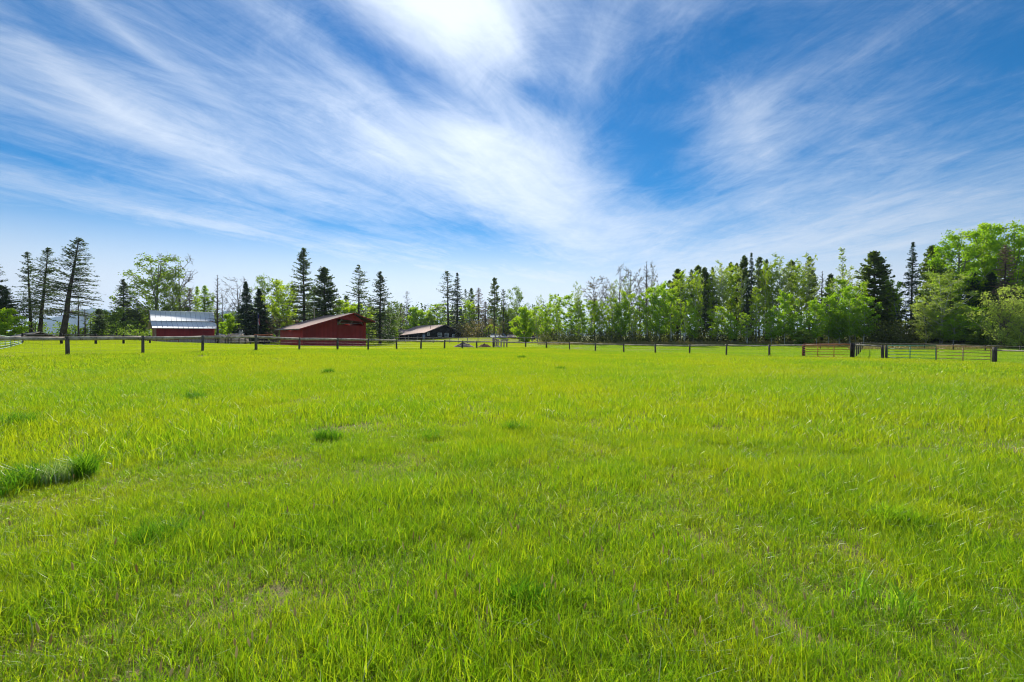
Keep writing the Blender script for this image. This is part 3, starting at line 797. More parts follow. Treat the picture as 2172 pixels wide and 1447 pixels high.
gate('brown tube gate with rounded left corner, right leaf beside the thick grey post', 1986.5, 2102, YR(1986), YR(2102), (733, 737), (767.5, 770.5), (.22, .42, .62, .8), (.5,), 'brownpipe', (True, True))
# far rusty gate seen above the fence behind the red gate
gate('thin red far gate seen above the rust red gate, below the wood', 1705, 1808, 83, 83, (729.5, 728.5), (741, 741), (.5,), (.5,), 'rust', (False, False))

# livestock panels at the left edge
for k, (pa, pb, Ya, Yb, ta, tb) in enumerate([(-14, 21, 40, 50, 709.5, 714.5), (22, 46.5, 50.5, 60, 714.5, 715.5)]):
    XA, XB = X_at(pa, Ya), X_at(pb, Yb); root = empty('tube_fence', (XA, Ya, gz(XA, Ya))); o3 = np.array(root.location)
    tag(root, ['pale green tube corral panel cut by the left edge of the photo', 'pale green tube corral panel joining the dark log fence at left'][k], 'panel', 'green tube corral panels')
    A = np.array([XA, Ya, 0.]); B = np.array([XB, Yb, 0.]); za, zb = gz(XA, Ya) + .12, gz(XB, Yb) + .12; ha, hb = Z_at(ta, Ya) - za, Z_at(tb, Yb) - zb
    def Q(s, f): return A + (B - A) * s + np.array([0, 0, (za + ha * f) * (1 - s) + (zb + hb * f) * s]) - o3
    for f in (0.02, .22, .42, .62, .81, 1.0): MB().tube([Q(0, f), Q(.5, f), Q(1, f)], .034, 6).build('rail', M['palegreen'], root)
    for s in (0, .33, .66, 1): MB().tube([Q(s, -.08), Q(s, 1)], .03, 6).build('upright', M['palegreen'], root)

# ------------------------------------------------------------------ buildings
def frame(name, X, Y, ang, z, label, cat, group=None):
    r = empty(name, (X, Y, z), ang); return tag(r, label, cat, group)


def slab(mb, P, th):
    """thin solid from a planar quad, thickened downwards along its normal"""
    P = np.asarray(P, float); n = np.cross(P[1] - P[0], P[2] - P[0]); n /= np.linalg.norm(n)
    if n[2] < 0: n = -n
    return mb.prism(P, -n * th)


# long red barn: local x along the gable front (to the right and back), y along its length
ang = math.atan2(.63, .777)
X0, Y0 = -27.96, 85.0
zb = gz(X0, Y0)
barn = frame('red_barn', X0, Y0, ang, zb, 'long red barn with brown shingle roof, uneven gable and an open slot under the peak', 'barn')
WL, WR, LN = -8.33, 2.36, 14.7
apex = Z_at(664, Y0) - zb; hL = Z_at(695.5, 79.75) - zb; hR = Z_at(685, 86.5) - zb
def roofz(x): return apex - .12 + (x * (apex - hL - .1) / abs(WL) if x < 0 else -x * (apex - hR - .1) / WR)
oL, oR, oB, oT = -5.9 + 3.2, 2.06, Z_at(690.3, 84.4) - zb, Z_at(677.3, 85.5) - zb
for y0, nm, dep in ((0, 'front_wall', .15), (LN - .15, 'rear_wall', .15)):
    mb = MB(); D = (0, dep, 0); B = -.7
    mb.prism([(WL, y0, B), (oL, y0, B), (oL, y0, roofz(oL)), (WL, y0, roofz(WL))], D)
    mb.prism([(oL, y0, B), (oR, y0, B), (oR, y0, oB), (oL, y0, oB)], D)
    mb.prism([(oR, y0, B), (WR, y0, B), (WR, y0, roofz(WR)), (oR, y0, roofz(oR))], D)
    mb.prism([(oL, y0, min(oT, roofz(oL) - .02)), (oR, y0, min(oT, roofz(oR) - .05)), (oR, y0, roofz(oR)), (0, y0, roofz(0)), (oL, y0, roofz(oL))], D)
    mb.build(nm, M['red_x'], barn)
MB().box(((WL + .07), LN / 2, (roofz(WL) - .7) / 2), (.14, LN - .31, roofz(WL) + .7)).build('side_wall', M['red_y'], barn)
MB().box(((WR - .07), LN / 2, (roofz(WR) - .7) / 2), (.14, LN - .31, roofz(WR) + .7)).build('side_wall', M['red_y'], barn)
mb = MB()
for x in (oL + .9, 0.4):       # rafters and struts that cross the open slot
    mb.tube([(x - .75, .3, oB + .02), (x + .15, .3, roofz(x) - .15)], .06, 4)
mb.tube([(oL + .05, .3, oB + .1), (oL + 1.3, .3, roofz(oL + 1.3) - .2)], .07, 4); mb.tube([(oR - .7, .3, oT - .1), (oR - .05, .3, oB)], .06, 4)
mb.box(((oL + oR) / 2, 1.2, oB + .35), (oR - oL, .1, .12)); mb.box(((oL + oR) / 2, 6, oT - .1), (oR - oL - .2, .15, .25))
mb.build('brace', M['wood_grey'], barn)
ya, yb_ = -.75, LN + .9
rl = MB(); xl, xr = -9.1, 3.95
def rz2(x): return apex + (x * (apex - (Z_at(697, 79.3) - zb)) / 9.0 if x < 0 else -x * (apex - (Z_at(683, 87.5) - zb)) / 3.93)
slab(rl, [(xl, ya, rz2(xl)), (0, ya, rz2(0)), (0, yb_, rz2(0)), (xl, yb_, rz2(xl))], .10)
roof = rl.build('roof', M['shingle'], barn)
rl = MB(); slab(rl, [(0.002, ya, rz2(0)), (xr, ya, rz2(xr)), (xr, yb_, rz2(xr)), (0.002, yb_, rz2(0))], .10); rl.build('roof', M['shingle'], barn)
mb = MB()
mb.prism([(xl, ya - .04, rz2(xl) - .13), (0, ya - .04, apex - .13), (xr, ya - .04, rz2(xr) - .13), (xr, ya - .04, rz2(xr) + .02), (0, ya - .04, apex + .02), (xl, ya - .04, rz2(xl) + .02)], (0, .035, 0))
mb.build('fascia', M['red_x'], barn)
MB().box((xl - .03, (ya + yb_) / 2, rz2(xl) - .06), (.05, yb_ - ya, .15)).build('fascia', M['wood_grey'], barn)

# tin roofed gambrel barn
ang = R(42); XG, YG = X_at(332, 95), 95.0; zg = gz(XG, YG)
gb = frame('tin_roofed_barn', XG, YG, ang, zg, 'small dark red barn with a two-pitch galvanised tin roof at left', 'barn')
L = 9.9; Wd = 7.0; zr = Z_at(659, 97.6) - zg; zk = Z_at(680, 96) - zg; ze = Z_at(694.5, 94.6) - zg; ym = Wd / 2
ke = 1.55
mb = MB(); mb.box((L / 2, .07, ze / 2 - .35 + .08), (L, .14, ze + .7 + .16)); mb.build('front_wall', M['red_x'], gb)
mb = MB(); mb.box((L / 2, Wd - .07, ze / 2 - .35 + .08), (L, .14, ze + .7 + .16)); mb.build('rear_wall', M['red_x'], gb)
for x0 in (0.0, L - .14):
    mb = MB(); mb.prism([(x0, .145, -.7), (x0, Wd - .145, -.7), (x0, Wd - .145, ze + .1), (x0, ym + ke - .1, zk - .32), (x0, ym, zr - .2), (x0, ym - ke + .1, zk - .32), (x0, .145, ze + .1)], (.139, 0, 0))
    mb.build('end_wall', M['brown_end'] if x0 == 0 else M['red_y'], gb)
xa, xb = -.75, L + .45
# sheets: ridge to kink steep, kink to eave flatter, eight sheet seams
yk = ym - ke
for s in (1, -1):
    def yy(v): return v if s == 1 else Wd - v
    up = MB(); slab(up, [(xa, yy(yk - .05), zk + .02), (xb, yy(yk - .05), zk + .02), (xb, yy(ym), zr), (xa, yy(ym), zr)], .05)
    up = up.build('upper_roof', M['tin'], gb)
    lo = MB(); slab(lo, [(xa, yy(-.75), ze - .12), (xb, yy(-.75), ze - .12), (xb, yy(yk + .12), zk - .09), (xa, yy(yk + .12), zk - .09)], .05)
    lo = lo.build('lower_roof', M['tin'], gb)
    if s == 1:
        for pr, (ya_, za_, yb2, zb2) in ((up, (yk - .05, zk + .02, ym, zr)), (lo, (-.75, ze - .12, yk + .12, zk - .09))):
            mb = MB()
            for i in range(14):
                xx = xa + .02 + i * (xb - xa - .04) / 13
                mb.tube([(xx, ya_, za_ + .012), (xx, yb2, zb2 + .012)], .030, 4)
            mb.build('seam', M['steel'], pr)
MB().tube([(xa, ym, zr - .012), (xb, ym, zr - .012)], .03, 6).build('ridge_cap', M['tin'], gb)
mb = MB(); mb.box((-.09, 1.7, .9), (.07, .5, 1.8)); mb.box((-.09, .75, 1.0), (.07, .12, 2.4)); mb.box((-.09, .1, 1.0), (.07, .16, 2.3)); mb.build('door_trim', M['wood_tan'], gb)

# brown house beyond the lawn; the gable faces us
def pw(px, py, Y): return (X_at(px, Y), Y, Z_at(py, Y))
YH = 160.0; XH = X_at(942.5, YH); zh = gz(XH, YH) - 1.2
ha = math.atan2(.53, .85)
hs_ = frame('brown_house', XH, YH, ha, zh, 'dark brown house with a broad tan roof, white windows and a gable facing the meadow', 'house')
ca, sa = math.cos(ha), math.sin(ha)
def hx(px):           # local x on the gable plane for a photo column
    k = (px - 1086) / F; return (k * YH - XH) / (ca - k * sa)
def hz(py, px): return Z_at(py, YH + hx(px) * sa) - zh
xl, xr = hx(889), hx(978.5); xlo = hx(901); za = hz(689.4, 942.5)
zl = hz(706, 901); zrr = hz(708, 978.5)
wins = [(906, 911.2, 706, 711.8), (928.4, 937.2, 706.4, 714.2), (943.2, 951.4, 706.8, 714.6), (959, 965.2, 709.8, 715)]
mb = MB(); mb.prism([(xl, 0, 0), (xr, 0, 0), (xr, 0, zrr), (0, 0, za), (xlo, 0, zl), (xl, 0, zl - .1)], (0, .2, 0)); mb.build('gable_wall', M['blackwood'], hs_)
HLN = 24.0
MB().box((xr - .1, HLN / 2, zrr / 2), (.2, HLN - .41, zrr)).build('side_wall', M['blackwood'], hs_)
MB().box((xl + .1, HLN / 2, (zl - .1) / 2), (.2, HLN - .41, zl - .1)).build('side_wall', M['blackwood'], hs_)
MB().box(((xl + xr) / 2, HLN - .1, zrr / 2), (xr - xl, .2, zrr)).build('rear_wall', M['blackwood'], hs_)
for a, b_, c, d in wins:
    x0, x1 = hx(a), hx(b_); z0, z1 = hz(d, (a + b_) / 2), hz(c, (a + b_) / 2); t_ = .15
    mb = MB(); mb.box(((x0 + x1) / 2, -.05, z0), (x1 - x0, .1, t_)).box(((x0 + x1) / 2, -.05, z1), (x1 - x0, .1, t_))
    mb.box((x0 + t_ / 2, -.045, (z0 + z1) / 2), (t_, .1, z1 - z0 - t_)).box((x1 - t_ / 2, -.045, (z0 + z1) / 2), (t_, .1, z1 - z0 - t_))
    k = 3 if x1 - x0 > 1.1 else 2
    for i in range(1, k): mb.box((x0 + (x1 - x0) * i / k, -.04, (z0 + z1) / 2), (.08, .08, z1 - z0 - t_))
    mb.box(((x0 + x1) / 2, -.035, (z0 + z1) / 2), (x1 - x0 - 2 * t_, .06, .05))
    wf = mb.build('window', M['white'], hs_)
    MB().box(((x0 + x1) / 2, -.012, (z0 + z1) / 2), (x1 - x0 - t_, .02, z1 - z0 - t_)).build('pane', M['glass'], wf)
ov = -.9
xel = hx(899) - .2
def slopeL(x): return za + .15 + x * (za + .15 - hz(705.8, 899)) / abs(xel)
xw = -15.2                       # roof runs on over the porch wing, flatter
rz_w = hz(711, 869)
mb = MB(); slab(mb, [(xel, ov, slopeL(xel)), (0, ov, slopeL(0)), (0, HLN + 1, slopeL(0)), (xel, HLN + 1, slopeL(xel))], .18); mb.build('roof', M['shingle_h'], hs_)
xer = hx(982)
mb = MB(); slab(mb, [(0.004, ov, za + .15), (xer, ov, hz(708, 982)), (xer, HLN + 1, hz(708, 982)), (0.004, HLN + 1, za + .15)], .18); mb.build('roof', M['shingle_h'], hs_)
mb = MB(); slab(mb, [(xw, 1.2, rz_w), (xel + .01, 1.2, slopeL(xel) - .02), (xel + .01, HLN + 6, slopeL(xel) - .02), (xw, HLN + 6, rz_w)], .16); mb.build('porch_roof', M['shingle_h'], hs_)
mb = MB()
mb.prism([(xel, ov - .05, slopeL(xel) - .2), (0, ov - .05, za - .05), (xer, ov - .05, hz(708, 982) - .2), (xer, ov - .05, hz(708, 982) + .02), (0, ov - .05, za + .17), (xel, ov - .05, slopeL(xel) + .02)], (0, .045, 0))
mb.build('fascia', M['shingle'], hs_)
for i in range(4): MB().box((xw + .4 + i * 3.0, 1.5, rz_w / 2), (.18, .18, rz_w - .05 + i * 0.0)).build('porch_post', M['wood_grey'], hs_)
MB().box(((xw + xl) / 2 + .2, 6, (rz_w - .25) / 2), (xl - xw - .6, .2, rz_w - .25)).build('porch_wall', M['blackwood'], hs_)
MB().tube([(-3.2, 4, slopeL(-3.2)), (-3.2, 4, slopeL(-3.2) + .9)], .07, 6).build('vent_pipe', M['dark'], hs_)
MB().box((xl + 1.6, -.06, 1.6), (.9, .06, 2.2)).build('door', M['tin_dark'], hs_)

# low building left of the house, under a flat white edged roof
def low_shed(name, label, pL, pR, Y, yroofT, yroofB, ybase, rm, wm, depth=7, ridge=None, cat='shed', white=False):
    XL_, XR_ = X_at(pL, Y), X_at(pR, Y); xc = (XL_ + XR_) / 2; z0 = min(Z_at(ybase, Y), gz(xc, Y)) - .3
    r = empty(name, (xc, Y, z0)); tag(r, label, cat); hw = (XR_ - XL_) / 2; ze_ = Z_at(yroofB, Y) - z0; zt = Z_at(yroofT, Y) - z0
    MB().box((0, .08, ze_ / 2), (hw * 1.9, .16, ze_)).build('front_wall', M[wm], r)
    MB().box((0, depth - .08, ze_ / 2), (hw * 1.9, .16, ze_)).build('rear_wall', M[wm], r)
    for s in (-1, 1):
        mb = MB(); x0 = s * hw * .95 - (.16 if s > 0 else 0)
        mb.prism([(x0, .165, 0), (x0, depth - .165, 0), (x0, depth - .165, ze_), (x0, depth / 2, zt - .1), (x0, .165, ze_)], (.159, 0, 0)); mb.build('end_wall', M[wm], r)
    mb = MB(); a, b_ = (ridge or (-hw, hw))
    slab(mb, [(-hw, -.5, ze_ - .05), (hw, -.5, ze_ - .05), (b_, depth / 2, zt), (a, depth / 2, zt)], .1); mb.build('roof', M[rm], r)
    mb = MB(); slab(mb, [(-hw, depth + .5, ze_ - .05), (hw, depth + .5, ze_ - .05), (b_, depth / 2 + .004, zt), (a, depth / 2 + .004, zt)], .1); mb.build('roof', M[rm], r)
    if white: MB().box((0, -.54, ze_ - .1), (hw * 2, .06, .22)).build('fascia', M['white'], r)
    return r
low_shed('long_shed', 'long low dark building with a white roof edge between the red barn and the house', 779, 841, 150, 705.6, 707.2, 722, 'tin_dark', 'dark', 9, white=True)
low_shed('house_wing', 'low wing with a tan roof left of the brown house', 838, 866, 172, 698.8, 706, 722, 'shingle_h', 'blackwood', 9, cat='building')
low_shed('metal_roof_shed', 'small shed with a blue grey metal roof behind the raised lawn', 1032, 1077, 160, 707.4, 715, 722, 'tin_dark', 'dark', 10, ridge=(-2.2, 2.2))
low_shed('small_red_shed', 'small dark red shed with a pale roof right of the metal roofed one', 1076, 1102, 150, 709.5, 714, 727, 'shingle_h', 'red_x', 7)
low_shed('low_dark_shed', 'low black shed half hidden under the trees right of the small red shed', 1101, 1136, 150, 712.5, 716, 728, 'dark', 'dark', 6)
low_shed('far_cabin', 'far cabin with a pale roof just right of the brown house', 975, 1003, 200, 705.5, 709.5, 720, 'shingle_h', 'dark', 8, cat='cabin')
low_shed('grey_roof_shed', 'small shed with a weathered grey roof behind the green panels at the far left', 19, 50, 70, 703, 713.5, 719, 'wood_grey', 'dark', 5, ridge=(0.3, 1.0))
low_shed('white_roofed_house', 'pale roofed house glimpsed through the trunks of the right hand wood', 1890, 1955, 150, 700, 708, 728, 'white', 'brown_end', 9, cat='house')

# tall plain post rising behind the red barn
Yp = 104; mb = MB(); zt = Z_at(650, Yp); X = X_at(667, Yp); zz0 = gz(X, Yp)
mb.tube([(0, 0, -.3), (0, 0, zt - zz0 - .25)], .13, 8); pole = empty('wooden_pole', (X, Yp, zz0)); tag(pole, 'plain tan pole with a pale cap rising behind the red barn roof', 'pole')
mb.build('shaft', M['wood_tan'], pole); MB().box((0, 0, zt - zz0 - .12), (.36, .36, .24)).build('cap', M['white'], pole)

# flagpole and hanging flag
Yf = 108; X = X_at(547.5, Yf); z0 = gz(X, Yf); fp = empty('flagpole', (X, Yf, z0)); tag(fp, 'thin grey flagpole in front of the dark spruces', 'flagpole')
MB().tube([(0, 0, 0), (0, 0, Z_at(663, Yf) - z0)], [.06, .035], 8).build('pole', M['steel'], fp)
fl = empty('flag', (X, Yf, Z_at(667, Yf))); tag(fl, 'red and white striped flag with a blue corner hanging limp from the pole', 'flag')
zA, zB = 0.0, Z_at(690, Yf) - Z_at(667, Yf)
# cloth falls in narrow folds: stripes run down it
for k in range(13):
    f0, f1 = k / 13, (k + 1) / 13
    def fold(f, s):
        x = .06 + (0.42 * f * (0.4 + 0.6 * s)) + .05 * math.sin(f * 18 + s * 4); y = .11 * math.sin(f * 22 + s * 3)
        return np.array([x, y, zA + (zB * (0.72 + .28 * math.sin(f * 2.6))) * s - .05])
    S = np.linspace(0, 1, 9); V = [fold(f0, s) for s in S] + [fold(f1, s) for s in S]
    s0 = 0
    if k < 7:
        q = [[i, i + 1, i + 10, i + 9] for i in range(0, 3)]; obj('canton', np_mesh('canton', V, [q], M['flag_blue']), fl); s0 = 3
    q = [[i, i + 1, i + 10, i + 9] for i in range(s0, 8)]
    obj('stripe', np_mesh('stripe', V, [q], M['flag_red'] if k % 2 == 0 else M['white']), fl)

# pale heap of logs behind the corral
rg = random.Random(9); mb = MB()
for i in range(170):
    u = rg.uniform(0, 1); Yl = 101 + rg.uniform(-1.6, 1.6); X = X_at(462 + 58 * u, Yl); hmax = 1.9 * (min(1, u * 3.5 + .35) if u < .9 else .6)
    z = gz(X, Yl) + rg.uniform(0.0, hmax) * (1 - abs(Yl - 101) / 3.4); a = rg.uniform(-.5, .5); Ln = rg.uniform(.5, 1.0)
    d = np.array([math.cos(a) * .55, math.sin(a) + .4, rg.uniform(-.15, .15)]); d /= np.linalg.norm(d); c = np.array([X, Yl, z + .12])
    rr = rg.uniform(.14, .3); mb.tube([c - d * Ln, c + d * Ln], rr, 7)
o = mb.build('log_pile', M['tanlog']); tag(o, 'long pale heap of cut logs behind the corral between the barns', 'log pile')
# white implement on top: a small wheel-like fan
Yw = 99; wv = empty('hay_rake', (X_at(511.5, Yw), Yw, Z_at(709, Yw))); tag(wv, 'small grey wheel rake standing on the pale log heap', 'farm tool')
t_ = np.linspace(0, 2 * PI, 17); mb = MB(); mb.tube(np.stack([np.cos(t_) * .38, t_ * 0, np.sin(t_) * .38 + .5], 1), .04, 5, False); mb.build('rim', M['steel'], wv)
mb = MB()
for k in range(8): mb.tube([(0, 0, .5), (math.cos(k * PI / 4) * .36, 0, .5 + math.sin(k * PI / 4) * .36)], .03, 4)
mb.build('spoke', M['steel'], wv); MB().tube([(-.6, 0, .45), (.7, .05, .05)], .05, 5).build('bar', M['steel'], wv); MB().tube([(0, 0.05, -.2), (0, 0.05, .5)], .05, 5).build('stand', M['steel'], wv)
# red flatbed behind the fence
Yt = 100; tr = empty('red_trailer', (X_at(559, Yt), Yt, gz(X_at(559, Yt), Yt))); tag(tr, 'low red flat trailer parked behind the fence left of the long barn', 'trailer'); zt = Z_at(710.5, Yt) - tr.location.z
MB().box((0, 0, zt), (3.0, 1.8, .28)).build('bed', M['rust'], tr); 
for x in (-.8, .5):
    for y in (-.85, .85): MB().tube([(x, y - .1, .38), (x, y + .1, .38)], .38, 14).build('wheel', M['dark'], tr)
MB().box((-.1, 0, zt * .5), (1.4, 1.3, zt - .2)).build('chassis', M['dark'], tr)
# feed trough left of barn
Yt = 86; mb = MB(); xa, xb = X_at(560, Yt), X_at(589, Yt); z0 = gz((xa + xb) / 2, Yt); o = empty('feed_trough', ((xa + xb) / 2, Yt, z0)); tag(o, 'low dark trough lying in the grass left of the long red barn', 'trough')
h = (xb - xa) / 2
MB().box((0, -.3, .12), (2 * h, .05, .24)).box((0, .3, .12), (2 * h, .05, .24)).box((0, 0, .03), (2 * h, .55, .05)).box((-h, 0, .12), (.05, .54, .24)).box((h, 0, .12), (.05, .54, .24)).build('tub', M['dark'], o)

# heaps behind the fence
def heap(name, label, px, Y, wpx, ytop, m, seed, cat='heap'):
    X = X_at(px, Y); z0 = gz(X, Y); rx = wpx / F * Y / 2; H = Z_at(ytop, Y) - z0; n = 40; rg = np.random.RandomState(seed)
    u = np.linspace(-1, 1, n); UX, UY = np.meshgrid(u, u); r = np.hypot(UX, UY)
    prof = np.clip(1 - r, 0, 1) ** 0.8
    nz = (vnoise(UX.ravel() * 10 + 50, UY.ravel() * 10 + 50, 1.7, seed).reshape(r.shape) - .5) * .35 + (vnoise(UX.ravel() * 10 + 50, UY.ravel() * 10 + 50, .6, seed + 1).reshape(r.shape) - .5) * .2
    Z = H * 1.12 * prof * (1 + nz) - .06
    V = np.stack([UX.ravel() * rx, UY.ravel() * rx * .7, Z.ravel()], 1); ii = np.arange(n * n).reshape(n, n)
    o = obj(name, np_mesh(name, V, [np.stack([ii[:-1, :-1], ii[:-1, 1:], ii[1:, 1:], ii[1:, :-1]], -1).reshape(-1, 4)], M[m]), loc=(X, Y, z0)); tag(o, label, cat, 'heaps behind the rail fence')
heap('dirt_heap', 'grey brown dirt heap just behind the rail fence, left of the darker muck heap', 984, 86, 50, 726.5, 'dirt', 3)
heap('muck_heap', 'dark brown muck heap just behind the rail fence, right of the grey dirt heap', 1028, 88, 36, 729, 'manure', 5)
heap('rubble_heap', 'small pale heap of broken boards beside the loading chute', 1056, 89, 20, 732, 'wood_tan', 6)
# loading chute
root = empty('loading_chute', (X_at(1060, 90), 90, gz(X_at(1060, 90), 90))); tag(root, 'old wooden loading chute of thick posts with a sloping side rail', 'chute'); o3 = np.array(root.location)
for px, yt, Y in [(1046, 716.5, 90), (1049, 717, 92), (1053, 719, 90.5), (1056.5, 720, 92.5), (1063, 722.5, 90), (1069, 724, 89.5), (1075, 722.5, 90.5)]:
    X = X_at(px, Y); MB().tube(np.array([[X, Y, gz(X, Y) - .2], [X, Y, Z_at(yt, Y)]]) - o3, .13, 7).build('post', M['wood_grey'], root)
MB().tube(np.array([[X_at(1045, 90.2), 90.2, Z_at(716.5, 90.2)], [X_at(1055.5, 91), 91, Z_at(721.5, 91)]]) - o3, .14, 6).build('rail', M['wood_tan'], root)
MB().tube(np.array([[X_at(1062, 90.2), 90.2, Z_at(722.8, 90.2)], [X_at(1076, 90.7), 90.7, Z_at(722, 90.7)]]) - o3, .12, 6).build('rail', M['wood_tan'], root)

# ------------------------------------------------------------------ trees
M['L_fir'] = foliage('fir_needles', (0.055, 0.09, 0.038), (0.15, 0.20, 0.07), 0.4, (1.2, 1.4, 0.6))
M['L_spruce'] = foliage('spruce_needles', (0.030, 0.062, 0.032), (0.075, 0.13, 0.055), 0.3, (1.0, 1.3, 0.7))
M['L_pine'] = foliage('pine_needles', (0.10, 0.15, 0.035), (0.24, 0.31, 0.06), 0.45, (1.2, 1.3, 0.5))
M['L_cotton'] = foliage('cottonwood_leaves', (0.11, 0.175, 0.025), (0.24, 0.33, 0.05), 0.5)
M['L_aspen'] = foliage('aspen_leaves', (0.26, 0.39, 0.015), (0.43, 0.53, 0.03), 0.6)
M['L_yellow'] = foliage('yellow_green_leaves', (0.28, 0.38, 0.02), (0.46, 0.54, 0.04), 0.6)
M['L_pale'] = foliage('pale_new_leaves', (0.27, 0.36, 0.06), (0.46, 0.52, 0.14), 0.5)
M['L_green'] = foliage('fresh_green_leaves', (0.20, 0.34, 0.015), (0.37, 0.51, 0.03), 0.6)
M['L_brown'] = foliage('dead_needles', (0.16, 0.11, 0.08), (0.32, 0.24, 0.18), 0.3, (1.1, 1, .8))
M['L_olive'] = foliage('catkins', (0.16, 0.15, 0.06), (0.30, 0.27, 0.10), 0.4, (1.2, 1.1, 0.7))
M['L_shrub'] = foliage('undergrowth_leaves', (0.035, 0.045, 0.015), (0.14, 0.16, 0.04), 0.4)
M['L_pink'] = foliage('reddish_buds', (0.22, 0.11, 0.09), (0.36, 0.22, 0.17), 0.4, (1.1, 1, .9))


def leaves(P, size, rng, asp=.62, flat=None):
    """one leaf-clump face per point"""
    n = len(P); u = rng.normal(size=(n, 3)); 
    if flat: u[:, 2] *= flat
    u /= np.linalg.norm(u, axis=1)[:, None]; v = rng.normal(size=(n, 3))
    if flat: v[:, 2] *= flat
    v -= (v * u).sum(1)[:, None] * u; v /= np.linalg.norm(v, axis=1)[:, None] + 1e-9
    s = (size * rng.uniform(.6, 1.3, n))[:, None]
    V = np.stack([P - u * s, P - v * s * asp + u * s * .15, P + u * s, P + v * s * asp - u * s * .1], 1).reshape(-1, 3)
    return V, np.arange(4 * n).reshape(n, 4)


def conifer(seed, H=20, Rr=3.5, start=.15, nb=130, rise=.1, droop=.35, clump=.2, dens=26, shape=.9, bark='bark', leaf='L_fir', irregular=.35, tr=.28, topw=0.04, dead=0, br=1.0, lush=(.2, 1.0)):
    rng = np.random.RandomState(seed); tb = MB()
    zs = np.linspace(0, 1, 9); wob = np.c_[rng.normal(0, .06, 9).cumsum() * .5, rng.normal(0, .06, 9).cumsum() * .5]; wob -= wob[0]
    tb.tube(np.c_[wob, zs * H], np.maximum(tr * (1 - zs * .93), .02), 7)
    LP = []; nb = int(nb * 1.25); clump = clump * .82; dens = dens * 1.25
    t = np.sort(rng.rand(nb)) ** .9
    for i in range(nb):
        f = start + (1 - start) * t[i]; z0 = f * H; a = rng.rand() * 2 * PI
        pr = (1 - t[i]) ** shape; low = min(1, t[i] / .12 + .55)
        L = Rr * (topw + (1 - topw) * pr) * low * rng.uniform(1 - irregular, 1 + irregular * .35)
        if rng.rand() < .06 * irregular * 3: L *= 1.25
        d = np.array([math.cos(a), math.sin(a), 0]); s = np.linspace(0, 1, 4)
        rs = rise + (t[i] - .25) * .55 + rng.normal(0, .10); dr = droop * (1.1 - t[i]) * rng.uniform(.6, 1.5)
        base = np.array([np.interp(f, zs, wob[:, 0]), np.interp(f, zs, wob[:, 1]), z0])
        pts = base + d * (L * s)[:, None] + np.array([0, 0, 1]) * (L * (rs * s - dr * s ** 2 + .12 * s ** 3))[:, None]
        tb.tube(pts, np.array([.045, .032, .02, .008]) * (L / 3 + .35) * br, 3, False)
        n = int(dens * (L / 3.0 + .15))
        if dead and rng.rand() < dead: n = int(n * .12)
        if n < 1: continue
        u = rng.uniform(lush[0], lush[1], n); c = base + d * (L * u)[:, None] + np.array([0, 0, 1]) * (L * (rs * u - dr * u ** 2 + .12 * u ** 3))[:, None]
        side = np.cross(d, [0, 0, 1]); wd = L * .26 * (1.15 - u)
        c = c + rng.normal(0, .07, (n, 3)) + side * (rng.uniform(-1, 1, n) * (wd + .10))[:, None] + np.array([0, 0, 1]) * (rng.uniform(-.75, .3, n) * clump)[:, None]
        LP.append(c)
    m = int(dens * .8); tz = rng.uniform(.93, 1.0, m) * H; LP.append(np.c_[rng.normal(0, .12, (m, 2)) * ((H * 1.01 - tz) * .8)[:, None] + wob[-1], tz])
    LP = np.concatenate(LP); V, Q = leaves(LP, clump, rng, .5, .45)
    return tb, (V, Q), bark, leaf


